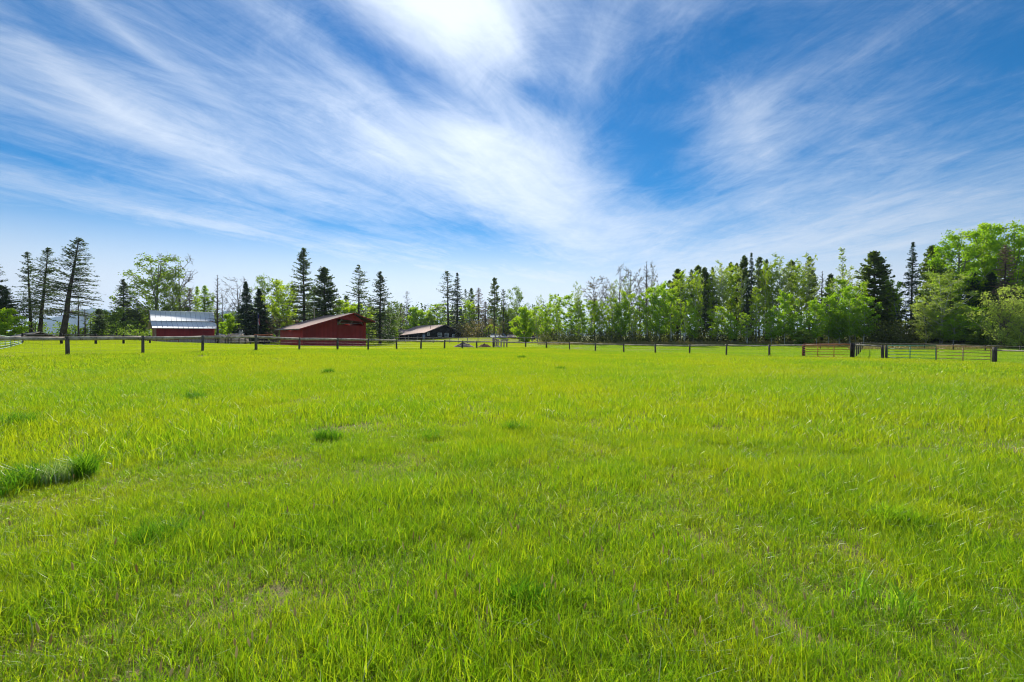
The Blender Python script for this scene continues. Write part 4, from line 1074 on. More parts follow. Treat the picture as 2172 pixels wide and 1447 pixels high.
def broad(seed, H=14, Rr=4, start=.2, limbs=22, twigs=7, leaf='L_aspen', bark='bark_grey', lsize=.2, per=34, spread=.55, shape='oval', tr=.22, bare=False, twr=.012, stems=1, up=.5):
    rng = np.random.RandomState(seed); tb = MB(); LP = []
    for st in range(stems):
        off = rng.normal(0, .12 * (stems > 1), 2) * Rr; lean = rng.normal(0, .10 if stems > 1 else .025, 2) * H
        zs = np.linspace(0, .93, 7); wob = np.c_[off[0] + lean[0] * zs ** 1.5 + rng.normal(0, .1, 7).cumsum() * .4, off[1] + lean[1] * zs ** 1.5 + rng.normal(0, .1, 7).cumsum() * .4]
        wob[0] = off * .3; tb.tube(np.c_[wob, zs * H], np.maximum(tr / math.sqrt(stems) * (1 - zs * .95), .02), 6)
        for i in range(limbs // stems):
            t = (i + rng.rand()) / (limbs // stems); f = start + (1 - start) * t
            if shape == 'oval': pr = math.sin(PI * min(1, .12 + .80 * t)) ** .7
            elif shape == 'vase': pr = .25 + .85 * t if t < .75 else 1.0 * (1 - (t - .75) * 1.6)
            elif shape == 'cone': pr = (1.05 - t) ** .8 * min(1, .5 + t * 2)
            else: pr = .55 + .45 * math.sin(PI * t)
            a = i * 2.399 + rng.rand() * 1.2; L = Rr * pr * rng.uniform(.55, 1.12)
            zt = f * H; zb = max(start * H * .8, zt - L * up * rng.uniform(.7, 1.3)) if not (t > .96) else zt - .5
            bx, by = np.interp(zb / H, zs, wob[:, 0]), np.interp(zb / H, zs, wob[:, 1]); b = np.array([bx, by, zb])
            e = np.array([bx + math.cos(a) * L, by + math.sin(a) * L, zt]); mid = (b + e) / 2 + np.array([0, 0, -.08 * L]) + rng.normal(0, .1, 3)
            tb.tube([b, mid, e], np.array([.05, .03, .015]) * (L / 3 + .5), 4, False)
            for k in range(twigs):
                s = rng.uniform(.3, 1.05); p0 = b + (e - b) * min(s, 1) + (mid - (b + e) / 2) * (1 - abs(2 * min(s, 1) - 1))
                dv = rng.normal(size=3) * [1, 1, .8] + [0, 0, .55]; dv = dv / np.linalg.norm(dv) * Rr * spread * rng.uniform(.25, .65); p1 = p0 + dv
                pm_ = p0 + dv * .5 + rng.normal(0, .05, 3)
                tb.tube([p0, pm_, p1], [twr * 1.8, twr * 1.2, twr * .6], 3, False)
                if bare:
                    for _ in range(3):
                        q0 = p0 + dv * rng.uniform(.3, .9); dq = rng.normal(size=3) + [0, 0, .4]; tb.tube([q0, q0 + dq * Rr * .085], [twr, twr * .4], 3, False)
                if per:
                    n = max(1, int(per * 1.4 * rng.uniform(.25, 1.6))); u = rng.rand(n) ** .7
                    LP.append(p0 + dv * u[:, None] + rng.normal(0, 1, (n, 3)) * [1, 1, .7] * Rr * .055 * (1.2 if per > 10 else .6))
    if LP:
        LP = np.concatenate(LP); V, Q = leaves(LP, lsize * .84, rng)
        return tb, (V, Q), bark, leaf
    return tb, None, bark, leaf


KIN = {}
def kind(name, builder, H, Rr, **kw):
    tb, lf, bark, leaf = builder(H=H, Rr=Rr, **kw)
    f = []
    if lf is not None and len(lf[0]) == 0: lf = None
    if tb.F3: f.append(np.concatenate(tb.F3))
    f.append(np.concatenate(tb.F4)); tm = np_mesh('trunk', np.concatenate(tb.V), f, M[bark], smooth=True)
    cm = np_mesh('crown', lf[0], [lf[1]], M[leaf]) if lf else None
    allv = np.concatenate(tb.V) if (lf is None or len(lf[0]) < 1500) else lf[0]
    KIN[name] = (tm, cm, H, 2 * np.percentile(np.abs(allv[:, :1]), 97))
K = kind
K('lean_fir1', conifer, 20, 3.7, seed=11, start=.20, nb=190, rise=.28, droop=.34, clump=.17, dens=24, shape=.72, leaf='L_fir', irregular=.35, tr=.34)
K('lean_fir2', conifer, 20, 3.2, seed=12, start=.22, nb=170, rise=.30, droop=.30, clump=.18, dens=26, shape=.7, leaf='L_fir', irregular=.4, tr=.30)
K('lean_fir3', conifer, 20, 3.0, seed=13, start=.16, nb=160, rise=.2, droop=.35, clump=.18, dens=24, shape=.7, leaf='L_fir', irregular=.45, tr=.26)
K('fir', conifer, 20, 4.2, seed=21, start=.10, nb=200, rise=.15, droop=.3, clump=.2, dens=34, shape=.85, leaf='L_fir', irregular=.55, tr=.3)
K('fir_open', conifer, 20, 3.4, seed=22, start=.2, nb=120, rise=.25, droop=.3, clump=.2, dens=26, shape=.7, leaf='L_fir', irregular=.65, tr=.26)
K('fir_dark', conifer, 18, 4.2, seed=23, start=.08, nb=240, rise=.2, droop=.35, clump=.24, dens=46, shape=.55, leaf='L_fir', irregular=.4, tr=.3)
K('fir_ragged', conifer, 20, 2.6, seed=24, start=.25, nb=110, rise=.15, droop=.35, clump=.2, dens=26, shape=.6, leaf='L_fir', irregular=.6, tr=.22, dead=.3)
K('spruce', conifer, 16, 3.4, seed=31, start=.03, nb=300, rise=.02, droop=.3, clump=.2, dens=44, shape=.95, leaf='L_spruce', irregular=.22, tr=.25)
K('spruce_thin', conifer, 20, 3.0, seed=32, start=.12, nb=210, rise=.0, droop=.28, clump=.18, dens=30, shape=.9, leaf='L_spruce', irregular=.3, tr=.25)
K('pine', conifer, 20, 4.0, seed=41, start=.15, nb=260, rise=.05, droop=.12, clump=.29, dens=46, shape=.62, leaf='L_pine', irregular=.45, tr=.3, bark='bark_red', lush=(.35, 1.0))
K('pine_slim', conifer, 20, 2.4, seed=42, start=.42, nb=130, rise=.35, droop=.2, clump=.24, dens=34, shape=.6, leaf='L_pine', irregular=.45, tr=.22, bark='bark', lush=(.3, 1.0))
K('pine_slim2', conifer, 20, 2.6, seed=43, start=.34, nb=150, rise=.3, droop=.25, clump=.24, dens=36, shape=.5, leaf='L_pine', irregular=.5, tr=.22, bark='bark', lush=(.3, 1.0))
K('larch', conifer, 12, 2.2, seed=51, start=.1, nb=140, rise=.2, droop=.2, clump=.17, dens=30, shape=.7, leaf='L_aspen', irregular=.4, tr=.16)
K('brown_conifer', conifer, 16, 2.0, seed=52, start=.12, nb=150, rise=.1, droop=.35, clump=.17, dens=20, shape=.6, leaf='L_brown', irregular=.5, tr=.2)
K('snag', conifer, 18, 1.9, seed=61, start=.2, nb=130, rise=.4, droop=.25, clump=.12, dens=1, br=1.7, shape=.6, leaf='L_brown', irregular=.6, tr=.26)
K('dead_fir', conifer, 18, 3.0, seed=62, br=1.5, start=.4, nb=70, rise=.35, droop=.25, clump=.18, dens=7, shape=.55, leaf='L_fir', irregular=.6, tr=.2, dead=.5)
K('cotton', broad, 16, 5.2, seed=171, start=.14, limbs=56, twigs=9, leaf='L_cotton', bark='bark_grey', lsize=.20, per=15, spread=.42, shape='round', tr=.3, up=1.1)
K('cotton2', broad, 16, 4.6, seed=72, start=.15, limbs=34, twigs=8, leaf='L_cotton', bark='bark_grey', lsize=.21, per=18, spread=.5, shape='round', tr=.25, up=1.0)
K('aspen1', broad, 12, 2.5, seed=81, start=.24, limbs=30, twigs=6, leaf='L_aspen', bark='bark_pale', lsize=.17, per=22, spread=.6, shape='oval', tr=.17, up=.9)
K('aspen2', broad, 12, 2.8, seed=82, start=.28, limbs=28, twigs=7, leaf='L_aspen', bark='bark_pale', lsize=.17, per=18, spread=.6, shape='round', tr=.20, up=.8, stems=2)
K('aspen3', broad, 10, 3.0, seed=83, start=.22, limbs=30, twigs=7, leaf='L_green', bark='bark_pale', lsize=.18, per=24, spread=.6, shape='oval', tr=.12, up=.8)
K('aspen_y', broad, 18, 2.7, seed=84, start=.35, limbs=36, twigs=7, leaf='L_yellow', bark='bark_pale', lsize=.18, per=18, spread=.6, shape='oval', tr=.16, up=1.0)
K('aspen_thin', broad, 18, 2.5, seed=85, start=.45, limbs=30, twigs=8, leaf='L_pale', bark='bark_pale', lsize=.14, per=9, spread=.65, shape='vase', tr=.15, up=1.2)
K('poplar', broad, 18, 1.9, seed=86, start=.2, limbs=36, twigs=7, leaf='L_pale', bark='bark_grey', lsize=.13, per=8, spread=.6, shape='cone', tr=.16, up=2.0)
K('maple', broad, 12, 4.0, seed=87, start=.3, limbs=30, twigs=8, leaf='L_yellow', bark='bark', lsize=.19, per=20, spread=.5, shape='round', tr=.22, up=1.0, stems=2)
K('bush', broad, 6, 3.2, seed=88, start=.04, limbs=36, twigs=8, leaf='L_aspen', bark='bark', lsize=.18, per=30, spread=.45, shape='oval', tr=.1, up=.5, stems=3)
K('bush_y', broad, 7, 3.2, seed=89, start=.08, limbs=34, twigs=8, leaf='L_yellow', bark='bark', lsize=.18, per=22, spread=.5, shape='oval', tr=.1, up=.8, stems=3)
K('bush_g', broad, 6, 3.0, seed=90, start=.06, limbs=30, twigs=7, leaf='L_cotton', bark='bark', lsize=.18, per=20, spread=.5, shape='round', tr=.09, up=.8, stems=3)
K('bush_pale', broad, 9, 4.4, seed=91, start=.1, limbs=42, twigs=8, leaf='L_pale', bark='bark_grey', lsize=.16, per=16, spread=.5, shape='oval', tr=.14, up=1.0, stems=3)
K('bush_pink', broad, 5, 3, seed=92, start=.05, limbs=26, twigs=8, leaf='L_pink', bark='bark', lsize=.12, per=12, spread=.5, shape='round', tr=.08, up=.9, stems=3)
K('bigtree', broad, 22, 6.2, seed=93, start=.22, limbs=58, twigs=8, leaf='L_green', bark='bark_grey', lsize=.23, per=28, spread=.30, shape='round', tr=.4, up=.9)
K('bigtree2', broad, 22, 5.8, seed=94, start=.24, limbs=54, twigs=8, leaf='L_aspen', bark='bark', lsize=.23, per=24, spread=.32, shape='vase', tr=.38, up=1.0)
K('birch', broad, 15, 3.7, seed=95, start=.12, limbs=44, twigs=8, leaf='L_pale', bark='bark_pale', lsize=.15, per=20, spread=.5, shape='oval', tr=.16, up=.9, stems=2)
K('bare', broad, 15, 4.0, seed=96, start=.3, limbs=22, twigs=8, leaf='L_olive', bark='bark_grey', lsize=.1, per=0, spread=.6, shape='vase', tr=.24, bare=True, twr=.022, up=1.4)
K('bare2', broad, 15, 3.0, seed=97, start=.25, limbs=24, twigs=8, leaf='L_olive', bark='bark_grey', lsize=.1, per=0, spread=.6, shape='oval', tr=.2, bare=True, twr=.02, up=1.6)
K('semi', broad, 17, 3.2, seed=98, start=.35, limbs=28, twigs=8, leaf='L_olive', bark='bark', lsize=.13, per=6, spread=.6, shape='vase', tr=.2, bare=True, twr=.018, up=1.4)
K('semi2', broad, 17, 3.0, seed=99, start=.4, limbs=26, twigs=8, leaf='L_olive', bark='bark_grey', lsize=.13, per=5, spread=.6, shape='oval', tr=.18, bare=True, twr=.018, up=1.5)

_tn = 0
def tree(kd, px, ytop, wpx, Y, label, name='tree', cat='tree', group=None, lean=0.0, ybase=None, mat=None, rz=None):
    """a tree of one kind, sized so that its top and crown width meet the photo"""
    global _tn; _tn += 1
    rgt = random.Random(_tn * 77 + 3)
    tm, cm, H, Wc = KIN[kd]; X = X_at(px, Y); z0 = gz(X, Y)
    h = Z_at(ytop, Y) - z0; s = h / H; wx = (wpx / F * Y) / Wc
    r = empty(name, (X, Y, z0 - .05)); r.scale = (wx, wx * rgt.uniform(.9, 1.05), s)
    r.rotation_euler = (0, math.atan(lean), 0)
    tg = empty_rot = rgt.uniform(0, 6.28) if rz is None else rz
    for me, nm in ((tm, 'trunk'), (cm, 'crown')):
        if me is None: continue
        o = bpy.data.objects.new(nm, me); C.objects.link(o); o.parent = r; o.rotation_euler = (0, 0, tg)
    return tag(r, label, cat, group)

G1 = 'trees at the left edge'; G2 = 'trees round the barns'; G3 = 'trees behind the brown house'; G4 = 'trees of the right hand wood'; G5 = 'bright young trees along the front of the wood'
T = tree
T('lean_fir3', -12, 536, 66, 84, 'conifer cut by the left edge of the photo, above the bright bush', 'fir_tree', group=G1)
T('fir_dark', 6, 606, 62, 80, 'low dark conifer at the far left edge behind the bright bush', 'fir_tree', group=G1)
T('bush', 6, 656, 58, 74, 'round bright green bush at the left edge behind the metal panels', 'leafy_bush', 'bush', 'bushes at the left edge')
T('lean_fir3', 66, 533, 58, 90, 'sparse conifer with an almost upright trunk, left of two leaning ones', 'fir_tree', group=G1, lean=-.045)
T('lean_fir2', 83, 525, 60, 88, 'sparse conifer leaning right, middle one of the three tall firs at left', 'fir_tree', group=G1, lean=.12)
T('lean_fir1', 132, 501, 92, 84, 'tallest leaning conifer at left, its trunk tilted strongly to the right', 'fir_tree', group=G1, lean=.185)
T('dead_fir', 167, 600, 44, 96, 'thin half bare conifer under the tallest leaning fir', 'fir_tree', group=G1)
T('snag', 180, 655, 18, 95, 'short dead sapling just right of the leaning firs', 'dead_tree', group=G1)
T('fir_dark', 211, 655, 34, 100, 'small dark round-topped pine left of the tin roofed barn', 'pine_tree', group=G1)
T('fir', 262, 592, 56, 122, 'open dark conifer left of the big cottonwood', 'fir_tree', group=G2)
T('bush_g', 236, 655, 46, 110, 'thin green tree between the small dark pine and the open conifer', 'leafy_tree', group=G1)
T('bush_g', 288, 655, 50, 128, 'green bushy tree at the foot of the big cottonwood', 'leafy_tree', group=G2)
T('cotton', 331, 549, 106, 128, 'big leafy cottonwood rising behind the tin roofed barn', 'cottonwood_tree', group=G2)
T('bare', 382, 543, 62, 131, 'leafless tree with forked twigs right of the big cottonwood', 'bare_tree', group=G2)
T('cotton2', 372, 600, 46, 129, 'slim green tree under the leafless one behind the tin roof', 'leafy_tree', group=G2)
T('brown_conifer', 404, 612, 30, 131, 'narrow brownish conifer behind the middle of the tin roof', 'conifer_tree', group=G2)
T('larch', 418, 608, 26, 133, 'thin light green conifer second left of the dead snag', 'conifer_tree', group=G2)
T('larch', 434, 606, 38, 131, 'light green pointed conifer behind the right end of the tin roof', 'conifer_tree', group=G2)
T('snag', 462, 583, 26, 99, 'tall dead snag with dark trunk right of the tin roofed barn', 'dead_tree', group=G2)
T('bare2', 470, 612, 34, 136, 'grey leafless sapling tangled behind the dead snag', 'bare_tree', group=G2)
T('bare', 507, 590, 52, 137, 'fine twigged leafless tree behind the left dark spruce', 'bare_tree', group=G2)
T('bush', 489, 668, 36, 112, 'bright green bush between the snag and the dark spruces', 'leafy_bush', 'bush', 'bushes round the barns')
T('spruce', 522, 597, 46, 112, 'dense pointed dark spruce, left one of the pair behind the flagpole', 'spruce_tree', group=G2)
T('spruce', 552, 612, 56, 114, 'broad dark spruce behind the flag, right one of the pair', 'spruce_tree', group=G2)
T('cotton2', 564, 588, 62, 122, 'green cottonwood crown rising behind the right dark spruce', 'cottonwood_tree', group=G2)
T('pine_slim', 587, 592, 18, 124, 'thin dark pine with a small top left of the yellow maple', 'pine_tree', group=G2)
T('maple', 604, 599, 58, 116, 'yellow green maple with curved bare limbs left of the tall fir', 'maple_tree', group=G2)
T('bush_pink', 585, 668, 34, 110, 'reddish bush left of the long red barn roof', 'shrub', 'shrub', 'bushes round the barns')
T('bush_pink', 627, 668, 44, 110, 'reddish budding shrub behind the red barn roof', 'shrub', 'shrub', 'bushes round the barns')
T('bush_y', 610, 660, 34, 110, 'small yellow green bush between the two reddish shrubs', 'leafy_bush', 'bush', 'bushes round the barns')
T('fir', 645, 526, 76, 106, 'tallest fir behind the red barn, with a dark straight trunk', 'fir_tree', group=G2)
T('fir_dark', 689, 568, 66, 106, 'dense dark fir with a broad ragged top right of the tallest one', 'fir_tree', group=G2)
T('bush_y', 722, 640, 60, 112, 'low yellow green tree above the ridge of the red barn', 'leafy_tree', group=G2)
T('bush', 752, 646, 50, 114, 'bright green tree between the dark fir and the open fir', 'leafy_tree', group=G2)
T('fir_open', 761, 562, 58, 106, 'open grey green fir behind the peak of the red barn', 'fir_tree', group=G2)
T('fir', 806, 576, 64, 104, 'dark fir with bare lower trunk right of the red barn', 'fir_tree', group=G2)
T('bush_pale', 790, 655, 50, 118, 'pale bush behind the right eave of the red barn', 'leafy_bush', 'bush', 'bushes round the barns')
T('bush_g', 822, 660, 46, 116, 'green bush at the foot of the fir right of the red barn', 'leafy_bush', 'bush', 'bushes round the barns')
T('cotton2', 836, 640, 40, 128, 'mid green tree right of the dark fir, left of the bare topped one', 'leafy_tree', group=G2)
T('dead_fir', 863, 617, 28, 190, 'grey half dead conifer with bare top left of the house', 'dead_tree', group=G3)
T('brown_conifer', 850, 650, 30, 180, 'brownish conifer left of the house roof', 'conifer_tree', group=G3)
T('bush', 886, 654, 46, 185, 'round bright green tree above the left of the house roof', 'leafy_tree', group=G3)
T('aspen1', 932, 645, 50, 190, 'light green tree above the house ridge', 'leafy_tree', group=G3)
T('bush_y', 912, 665, 36, 186, 'yellow green tree above the middle of the house roof', 'leafy_tree', group=G3)
T('fir_ragged', 952, 575, 44, 178, 'tall conifer with a thin bare top left of its dark twin behind the house', 'fir_tree', group=G3)
T('spruce_thin', 969, 579, 38, 176, 'dark pointed conifer, the right one of the close pair behind the house', 'spruce_tree', group=G3)
T('fir_ragged', 989, 613, 18, 196, 'slim conifer just right of the close dark pair', 'fir_tree', group=G3)
T('pine_slim', 999, 611, 20, 194, 'slim pine with small top second right of the close dark pair', 'pine_tree', group=G3)
T('aspen1', 993, 637, 38, 180, 'light green slender tree right of the house gable', 'aspen_tree', group=G3)
T('brown_conifer', 1016, 611, 30, 180, 'dull brown conifer left of the tall bare trunked pine', 'conifer_tree', group=G3)
T('brown_conifer', 1030, 640, 30, 184, 'grey brown dead conifer touching the tall bare trunked pine', 'conifer_tree', group=G3)
T('pine_slim', 1048, 589, 26, 165, 'tall pine with long bare trunk and small crown behind the metal roofed shed', 'pine_tree', group=G3)
T('fir_ragged', 1069, 614, 24, 168, 'thin grey conifer between the tall pine and the round green tree', 'fir_tree', group=G3)
T('cotton2', 1098, 611, 44, 165, 'round topped mid green tree above the small red shed', 'leafy_tree', group=G3)
T('bush_y', 1042, 690, 36, 170, 'pale yellow bush behind the metal roofed shed', 'leafy_bush', 'bush', 'bushes behind the sheds')
T('bush_g', 1076, 655, 36, 172, 'green bush filling the gap above the metal roofed shed', 'leafy_bush', 'bush', 'bushes behind the sheds')
T('bush', 1118, 654, 50, 135, 'full bright green bush tree beside the low black shed', 'leafy_tree', group=G3)
T('aspen_thin', 1147, 628, 18, 140, 'thin aspen with a small round tuft on top left of the wood', 'aspen_tree', group=G3)
T('spruce_thin', 1167, 631, 14, 150, 'tip of a small dark spruce above the first aspens', 'spruce_tree', group=G3)

T('fir_open', 292, 640, 30, 126, 'small pointed conifer between the open conifer and the cottonwood', 'conifer_tree', group=G2)
T('cotton2', 446, 622, 34, 132, 'slim green tree just left of the dead snag', 'leafy_tree', group=G2)
T('pine_slim', 622, 604, 22, 124, 'thin pine between the yellow maple and the tallest fir', 'pine_tree', group=G2)
T('cotton2', 664, 610, 44, 126, 'green tree filling the gap between the tallest fir and the dense dark fir', 'leafy_tree', group=G2)
T('fir_ragged', 786, 630, 24, 132, 'slim conifer between the open fir and the dark fir right of the barn', 'fir_tree', group=G2)
T('aspen1', 778, 650, 34, 130, 'light green slender tree behind the right slope of the red barn roof', 'leafy_tree', group=G2)
T('pine_slim2', 735, 628, 24, 130, 'small pine between the dense dark fir and the open fir', 'pine_tree', group=G2)
# right hand wood: back row
def row(lst, kindname, group, fmt, Y, jit=3, wf=1.0):
    ordw = ['first', 'second', 'third', 'fourth', 'fifth', 'sixth', 'seventh', 'eighth', 'ninth', 'tenth', 'eleventh', 'twelfth', 'thirteenth', 'fourteenth', 'fifteenth', 'sixteenth', 'seventeenth', 'eighteenth', 'nineteenth', 'twentieth']
    for i, a in enumerate(sorted(lst, key=lambda q: q[1])):
        kd, px, yt, wpx = a[:4]; YY = (a[4] if len(a) > 4 else Y) + random.Random(px).uniform(-jit, jit)
        T(kd, px, yt, wpx * wf, YY, fmt.format(ordw[i]), kindname, group=group)
row([('semi', 1262, 590, 52), ('bare2', 1276, 592, 28), ('semi2', 1286, 604, 36), ('bare', 1312, 567, 40), ('semi', 1336, 571, 40), ('semi2', 1358, 590, 30), ('snag', 1371, 554, 26), ('semi2', 1380, 560, 34)],
    'bare_tree', G4, 'grey thinly leaved tree above the left wood, {} from the left', 122)
row([('pine', 1437, 571, 44), ('pine_slim2', 1420, 596, 24), ('pine_slim', 1466, 572, 22), ('pine_slim2', 1480, 565, 34), ('pine', 1494, 568, 38), ('pine_slim', 1511, 567, 20), ('pine_slim', 1550, 556, 24),
     ('pine_slim2', 1562, 560, 22), ('pine', 1578, 543, 36), ('pine_slim2', 1610, 547, 30), ('pine_slim', 1626, 550, 22), ('pine_slim2', 1678, 555, 34), ('pine_slim2', 1716, 546, 30), ('pine_slim', 1727, 580, 20),
     ('fir_dark', 1760, 582, 40), ('pine_slim', 1408, 602, 18)],
    'pine_tree', G4, 'dark pine with bare lower trunk inside the wood, {} from the left', 122)
row([('spruce_thin', 1593, 536, 30), ('spruce_thin', 1932, 514, 46, 102)], 'spruce_tree', G4, 'dark spruce with a needle-sharp top over the wood, the {} of two', 118)
row([('aspen_thin', 1529, 555, 34), ('aspen_y', 1536, 572, 36), ('aspen_y', 1553, 566, 38), ('aspen_y', 1443, 578, 42), ('aspen_thin', 1650, 541, 44), ('aspen_y', 1640, 560, 38), ('aspen_thin', 1698, 542, 46),
     ('aspen_y', 1690, 565, 34), ('aspen_y', 1475, 578, 30), ('aspen_thin', 1808, 570, 36), ('aspen_y', 1509, 580, 26), ('aspen_thin', 1662, 560, 30), ('aspen_y', 1622, 558, 22)],
    'aspen_tree', G4, 'tall slender aspen with yellowish new leaves in the wood, {} from the left', 116)
T('poplar', 1787, 528, 32, 118, 'narrow pale poplar standing alone above the wood', 'poplar_tree', group=G4)
T('snag', 1743, 575, 30, 112, 'dead snag with a broken bent top left of the narrow poplar', 'dead_tree', group=G4)
T('pine', 1853, 534, 76, 108, 'massive bushy pine right of the narrow poplar', 'pine_tree', group=G4)
T('pine', 1880, 600, 50, 112, 'lower dark pine touching the massive one on its right', 'pine_tree', group=G4)
T('aspen2', 1905, 592, 42, 104, 'light green tree between the massive pine and the spruce', 'aspen_tree', group=G4)
T('pine', 1976, 522, 60, 104, 'bushy pine right of the sharp spruce, left of the big bright crowns', 'pine_tree', group=G4)
T('bigtree', 2034, 496, 96, 98, 'big bright green crown, left one at the right end of the wood', 'leafy_tree', group=G4)
T('bigtree2', 2094, 483, 90, 100, 'big bright green crown, middle one at the right end of the wood', 'leafy_tree', group=G4)
T('bigtree', 2152, 478, 100, 96, 'tallest bright green crown, cut by the right edge', 'leafy_tree', group=G4)
T('brown_conifer', 2132, 520, 50, 90, 'brown dying conifer in front of the tallest bright crown', 'conifer_tree', group=G4)
row([('fir_dark', 2010, 575, 56, 100), ('spruce', 2060, 565, 60, 96), ('spruce', 2100, 575, 70, 94), ('spruce', 2142, 585, 70, 95), ('fir_dark', 2182, 560, 70, 94), ('spruce', 1950, 640, 44, 98)],
    'spruce_tree', G4, 'dark conifer below the big bright crowns at right, {} from the left', 96, 1)
row([('aspen_thin', p_, y_, w_) for p_, y_, w_ in [(1228, 600, 22), (1300, 596, 24), (1326, 590, 22), (1392, 600, 24), (1455, 590, 24), (1488, 585, 24), (1520, 575, 26), (1570, 570, 26), (1602, 565, 26), (1634, 570, 24), (1672, 572, 24), (1708, 568, 26), (1735, 600, 24), (1775, 590, 24), (1822, 590, 26), (1888, 610, 28)]],
    'aspen_tree', G4, 'thin pale trunked tree deep in the wood, {} from the left', 119, 2)
# front row of bright aspens
row([('aspen1', 1140, 650, 36, 128), ('aspen1', 1160, 645, 38, 124), ('aspen2', 1184, 625, 50, 120), ('aspen1', 1212, 626, 50, 118), ('aspen2', 1236, 642, 40, 118), ('aspen1', 1252, 637, 44, 116), ('aspen2', 1275, 640, 40, 116),
     ('aspen1', 1296, 632, 44, 114), ('aspen3', 1318, 640, 44, 112), ('aspen2', 1342, 618, 56, 112), ('aspen1', 1372, 612, 50, 112), ('aspen3', 1398, 606, 54, 110), ('aspen1', 1424, 612, 44, 110), ('aspen2', 1450, 636, 40, 108),
     ('aspen3', 1470, 655, 36, 107), ('aspen1', 1520, 650, 44, 108)],
    'aspen_tree', G5, 'bright young aspen in the left half of the wood edge, {} from left', 112, 1.5, .78)
row([('aspen3', 1553, 668, 40, 106), ('aspen_y', 1605, 612, 38, 108), ('aspen2', 1586, 665, 42, 104), ('aspen3', 1636, 660, 44, 102), ('aspen3', 1664, 622, 52, 102), ('aspen3', 1690, 672, 44, 102), ('aspen3', 1732, 640, 50, 100),
     ('aspen3', 1757, 628, 52, 100), ('aspen3', 1780, 660, 44, 100), ('aspen3', 1803, 612, 50, 98), ('aspen3', 1832, 630, 62, 97), ('aspen1', 1775, 592, 50, 106), ('aspen2', 1815, 602, 46, 106), ('bush_g', 1706, 700, 50, 98)],
    'leafy_tree', G5, 'bright young tree in the right half of the wood edge, {} from left', 102, 1, .78)
row([('birch', 1996, 578, 82, 92), ('birch', 1962, 640, 50, 93), ('aspen3', 2062, 650, 60, 90), ('aspen3', 2022, 668, 50, 90), ('bush_pale', 2132, 612, 84, 82), ('bush_pale', 2170, 640, 70, 80), ('bush_g', 2080, 690, 60, 86)],
    'leafy_tree', G5, 'pale leafy tree before the dark conifers at right, {} from the left', 92, .5)


# ---- masses nobody could count: scrub, background wood
def scatter_mass(name, label, n, pxr, Yr, hfun, leafm, lsize, bark='bark', trunks=0, seed=5, cat='undergrowth', wide=.45, per=40, vstretch=1.0):
    rng = np.random.RandomState(seed); P = []; tb = MB()
    px = rng.uniform(*pxr, n); Y = rng.uniform(*Yr, n); X = X_at(px, Y); z0 = terrain(X, Y)
    for i in range(n):
        h = max(.3, Z_at(hfun(px[i], rng), Y[i]) - z0[i]) if hfun else 1.0
        k = int(per * (.5 + rng.rand())); c = rng.rand(k) ** .8
        w = (wide * (1.15 - c) + .15) * min(h, 6) * .5
        a = rng.rand(k) * 2 * PI; rr = np.sqrt(rng.rand(k))
        P.append(np.c_[X[i] + np.cos(a) * w * rr, Y[i] + np.sin(a) * w * rr, z0[i] + c * h * vstretch])
        if i < trunks: tb.tube([(X[i], Y[i], z0[i] - .3), (X[i] + rng.normal(0, .15), Y[i], z0[i] + h * .5), (X[i] + rng.normal(0, .3), Y[i], z0[i] + h * .95)], [.14, .1, .03], 5, False)
    V, Q = leaves(np.concatenate(P), lsize, rng)
    Vs = [V]; Fs = [Q]; mi = [0] * len(Q)
    if tb.n:
        tf = np.concatenate(tb.F4) + len(V); Vs.append(np.concatenate(tb.V)); Fs.append(tf); mi += [1] * len(tf)
    o = obj(name, np_mesh(name, np.concatenate(Vs), Fs, [M[leafm], M[bark]], mi)); tag(o, label, cat, kind='stuff')
vr = lambda lo, hi: (lambda p, r: r.uniform(lo, hi))
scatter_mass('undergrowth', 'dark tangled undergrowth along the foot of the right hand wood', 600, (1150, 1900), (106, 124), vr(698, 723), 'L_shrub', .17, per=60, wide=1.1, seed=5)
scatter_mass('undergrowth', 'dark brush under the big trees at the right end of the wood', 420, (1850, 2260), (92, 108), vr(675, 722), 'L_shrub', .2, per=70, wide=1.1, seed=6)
scatter_mass('background_wood', 'distant mass of dark conifers closing the view behind the right hand wood', 170, (1150, 2260), (128, 150), lambda p, r: r.uniform(620, 700) - max(0, (p - 1850)) * .15, 'L_pine', .3, trunks=260, per=110, wide=.42, seed=8, cat='wood')
scatter_mass('background_wood', 'far wood of small dark conifers behind the house', 230, (770, 1170), (215, 260), lambda p, r: r.uniform(640, 690), 'L_fir', .42, trunks=200, per=110, wide=.36, seed=9, cat='wood')
scatter_mass('background_brush', 'mixed green brush filling the gap behind the barns', 330, (190, 780), (134, 156), lambda p, r: r.uniform(655, 705), 'L_cotton', .28, trunks=80, per=80, wide=.8, seed=10, cat='brush')
scatter_mass('background_brush', 'low green brush behind the log fence at far left', 90, (40, 330), (98, 112), lambda p, r: r.uniform(680, 712), 'L_cotton', .2, trunks=30, per=70, wide=1.0, seed=11, cat='brush')
scatter_mass('background_brush', 'brownish brush behind the sheds and the lawn', 150, (960, 1180), (158, 190), lambda p, r: r.uniform(672, 712), 'L_olive', .26, trunks=60, per=80, wide=.7, seed=13, cat='brush')
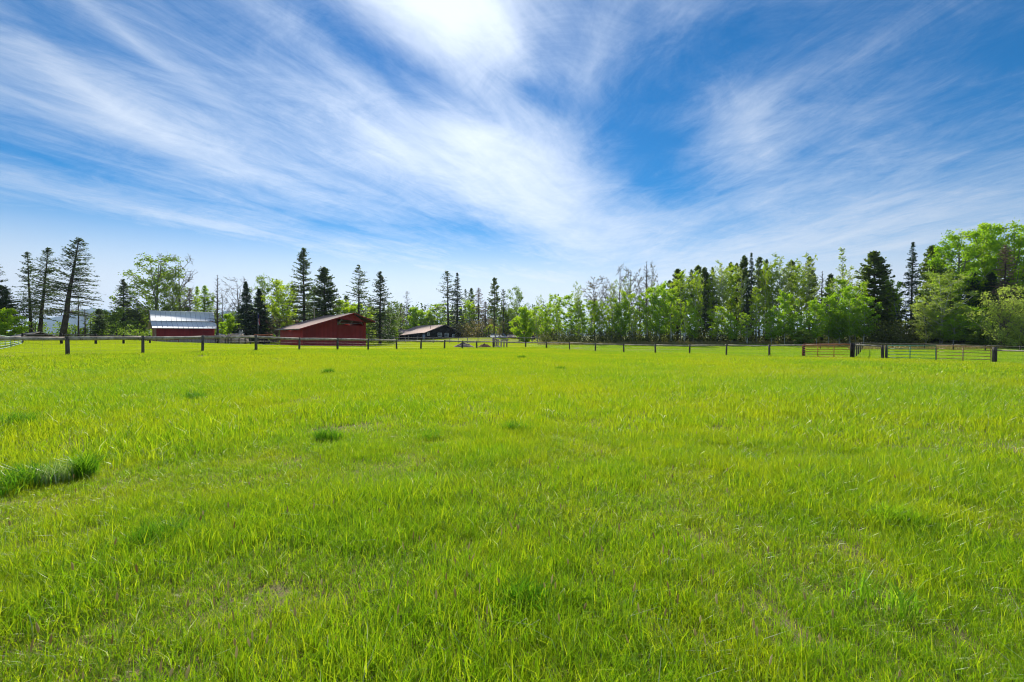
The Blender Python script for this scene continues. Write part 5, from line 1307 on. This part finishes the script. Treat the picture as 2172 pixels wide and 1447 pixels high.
# rough tan grass bank along the wood
def fence_grass():
    rg = np.random.RandomState(12); P = [(X_at(p, Y), Y) for p, _, Y in leftposts + rightposts]; Q = []
    for (xa, ya), (xb, yb2) in zip(P[:-1], P[1:]):
        n = int(math.hypot(xb - xa, yb2 - ya) * 110); f = rg.rand(n); Q.append(np.c_[xa + (xb - xa) * f + rg.normal(0, .16, n), ya + (yb2 - ya) * f + rg.normal(0, .16, n)])
    Q = np.concatenate(Q); n = len(Q); hv = .12 + .34 * vnoise(Q[:, 0], Q[:, 1], 1.3, 31) ** 1.5
    V, Tt, ti, hg = blades(rg, np.c_[Q, terrain(Q[:, 0], Q[:, 1])], rg.uniform(.5, 1, n) * hv, rg.uniform(.012, .03, n), rg.uniform(.1, 1, n), np.where(rg.rand(n) < .18, 2.0, rg.rand(n)))
    o = obj('fence_line_grass', np_mesh('fence_line_grass', V, [Tt], M['grass'], attrs={'tint': ('FLOAT', ti.astype(np.float32)), 'hgt': ('FLOAT', hg.astype(np.float32))})); tag(o, 'longer uncut grass along the foot of the rail fences', 'grass', kind='stuff')
fence_grass()
def bank(name, label, n, pxr, Yr, h, material, seed):
    rg = np.random.RandomState(seed); px = rg.uniform(*pxr, n); Y = rg.uniform(*Yr, n); X = X_at(px, Y)
    V, Tt, ti, hg = blades(rg, np.c_[X, Y, terrain(X, Y)], rg.uniform(.4, 1, n) * h, rg.uniform(.02, .05, n), rg.uniform(.1, 1, n), rg.rand(n))
    o = obj(name, np_mesh(name, V, [Tt], M[material], attrs={'tint': ('FLOAT', ti.astype(np.float32)), 'hgt': ('FLOAT', hg.astype(np.float32))})); tag(o, label, 'grass', kind='stuff')
bank('rough_grass', 'rough tan grass bank between the far fence and the trees at right', 30000, (1800, 2300), (80, 95), .7, 'rough', 3)
bank('rough_grass', 'strip of brownish weeds along the edge of the wood', 22000, (1140, 1830), (103, 112), 1.0, 'rough', 4)

# ------------------------------------------------------------------ the air: far hills fade to blue
hm = bpy.data.materials.new('haze_air'); hm.use_nodes = True; ht = NT(hm.node_tree); ht.n.clear()
ho = ht.add('ShaderNodeOutputMaterial'); pv = ht.add('ShaderNodeVolumePrincipled')
pv.inputs['Color'].default_value = (0.60, 0.78, 1.0, 1); pv.inputs['Density'].default_value = 0.00008; pv.inputs['Anisotropy'].default_value = 0.35
ht.link(pv.outputs[0], ho.inputs['Volume'])
hz_o = MB().box((0, 7000, 148), (44000, 28400, 304)).build('haze', hm); tag(hz_o, 'thin blue air between the meadow and the far hills', 'haze', kind='stuff')
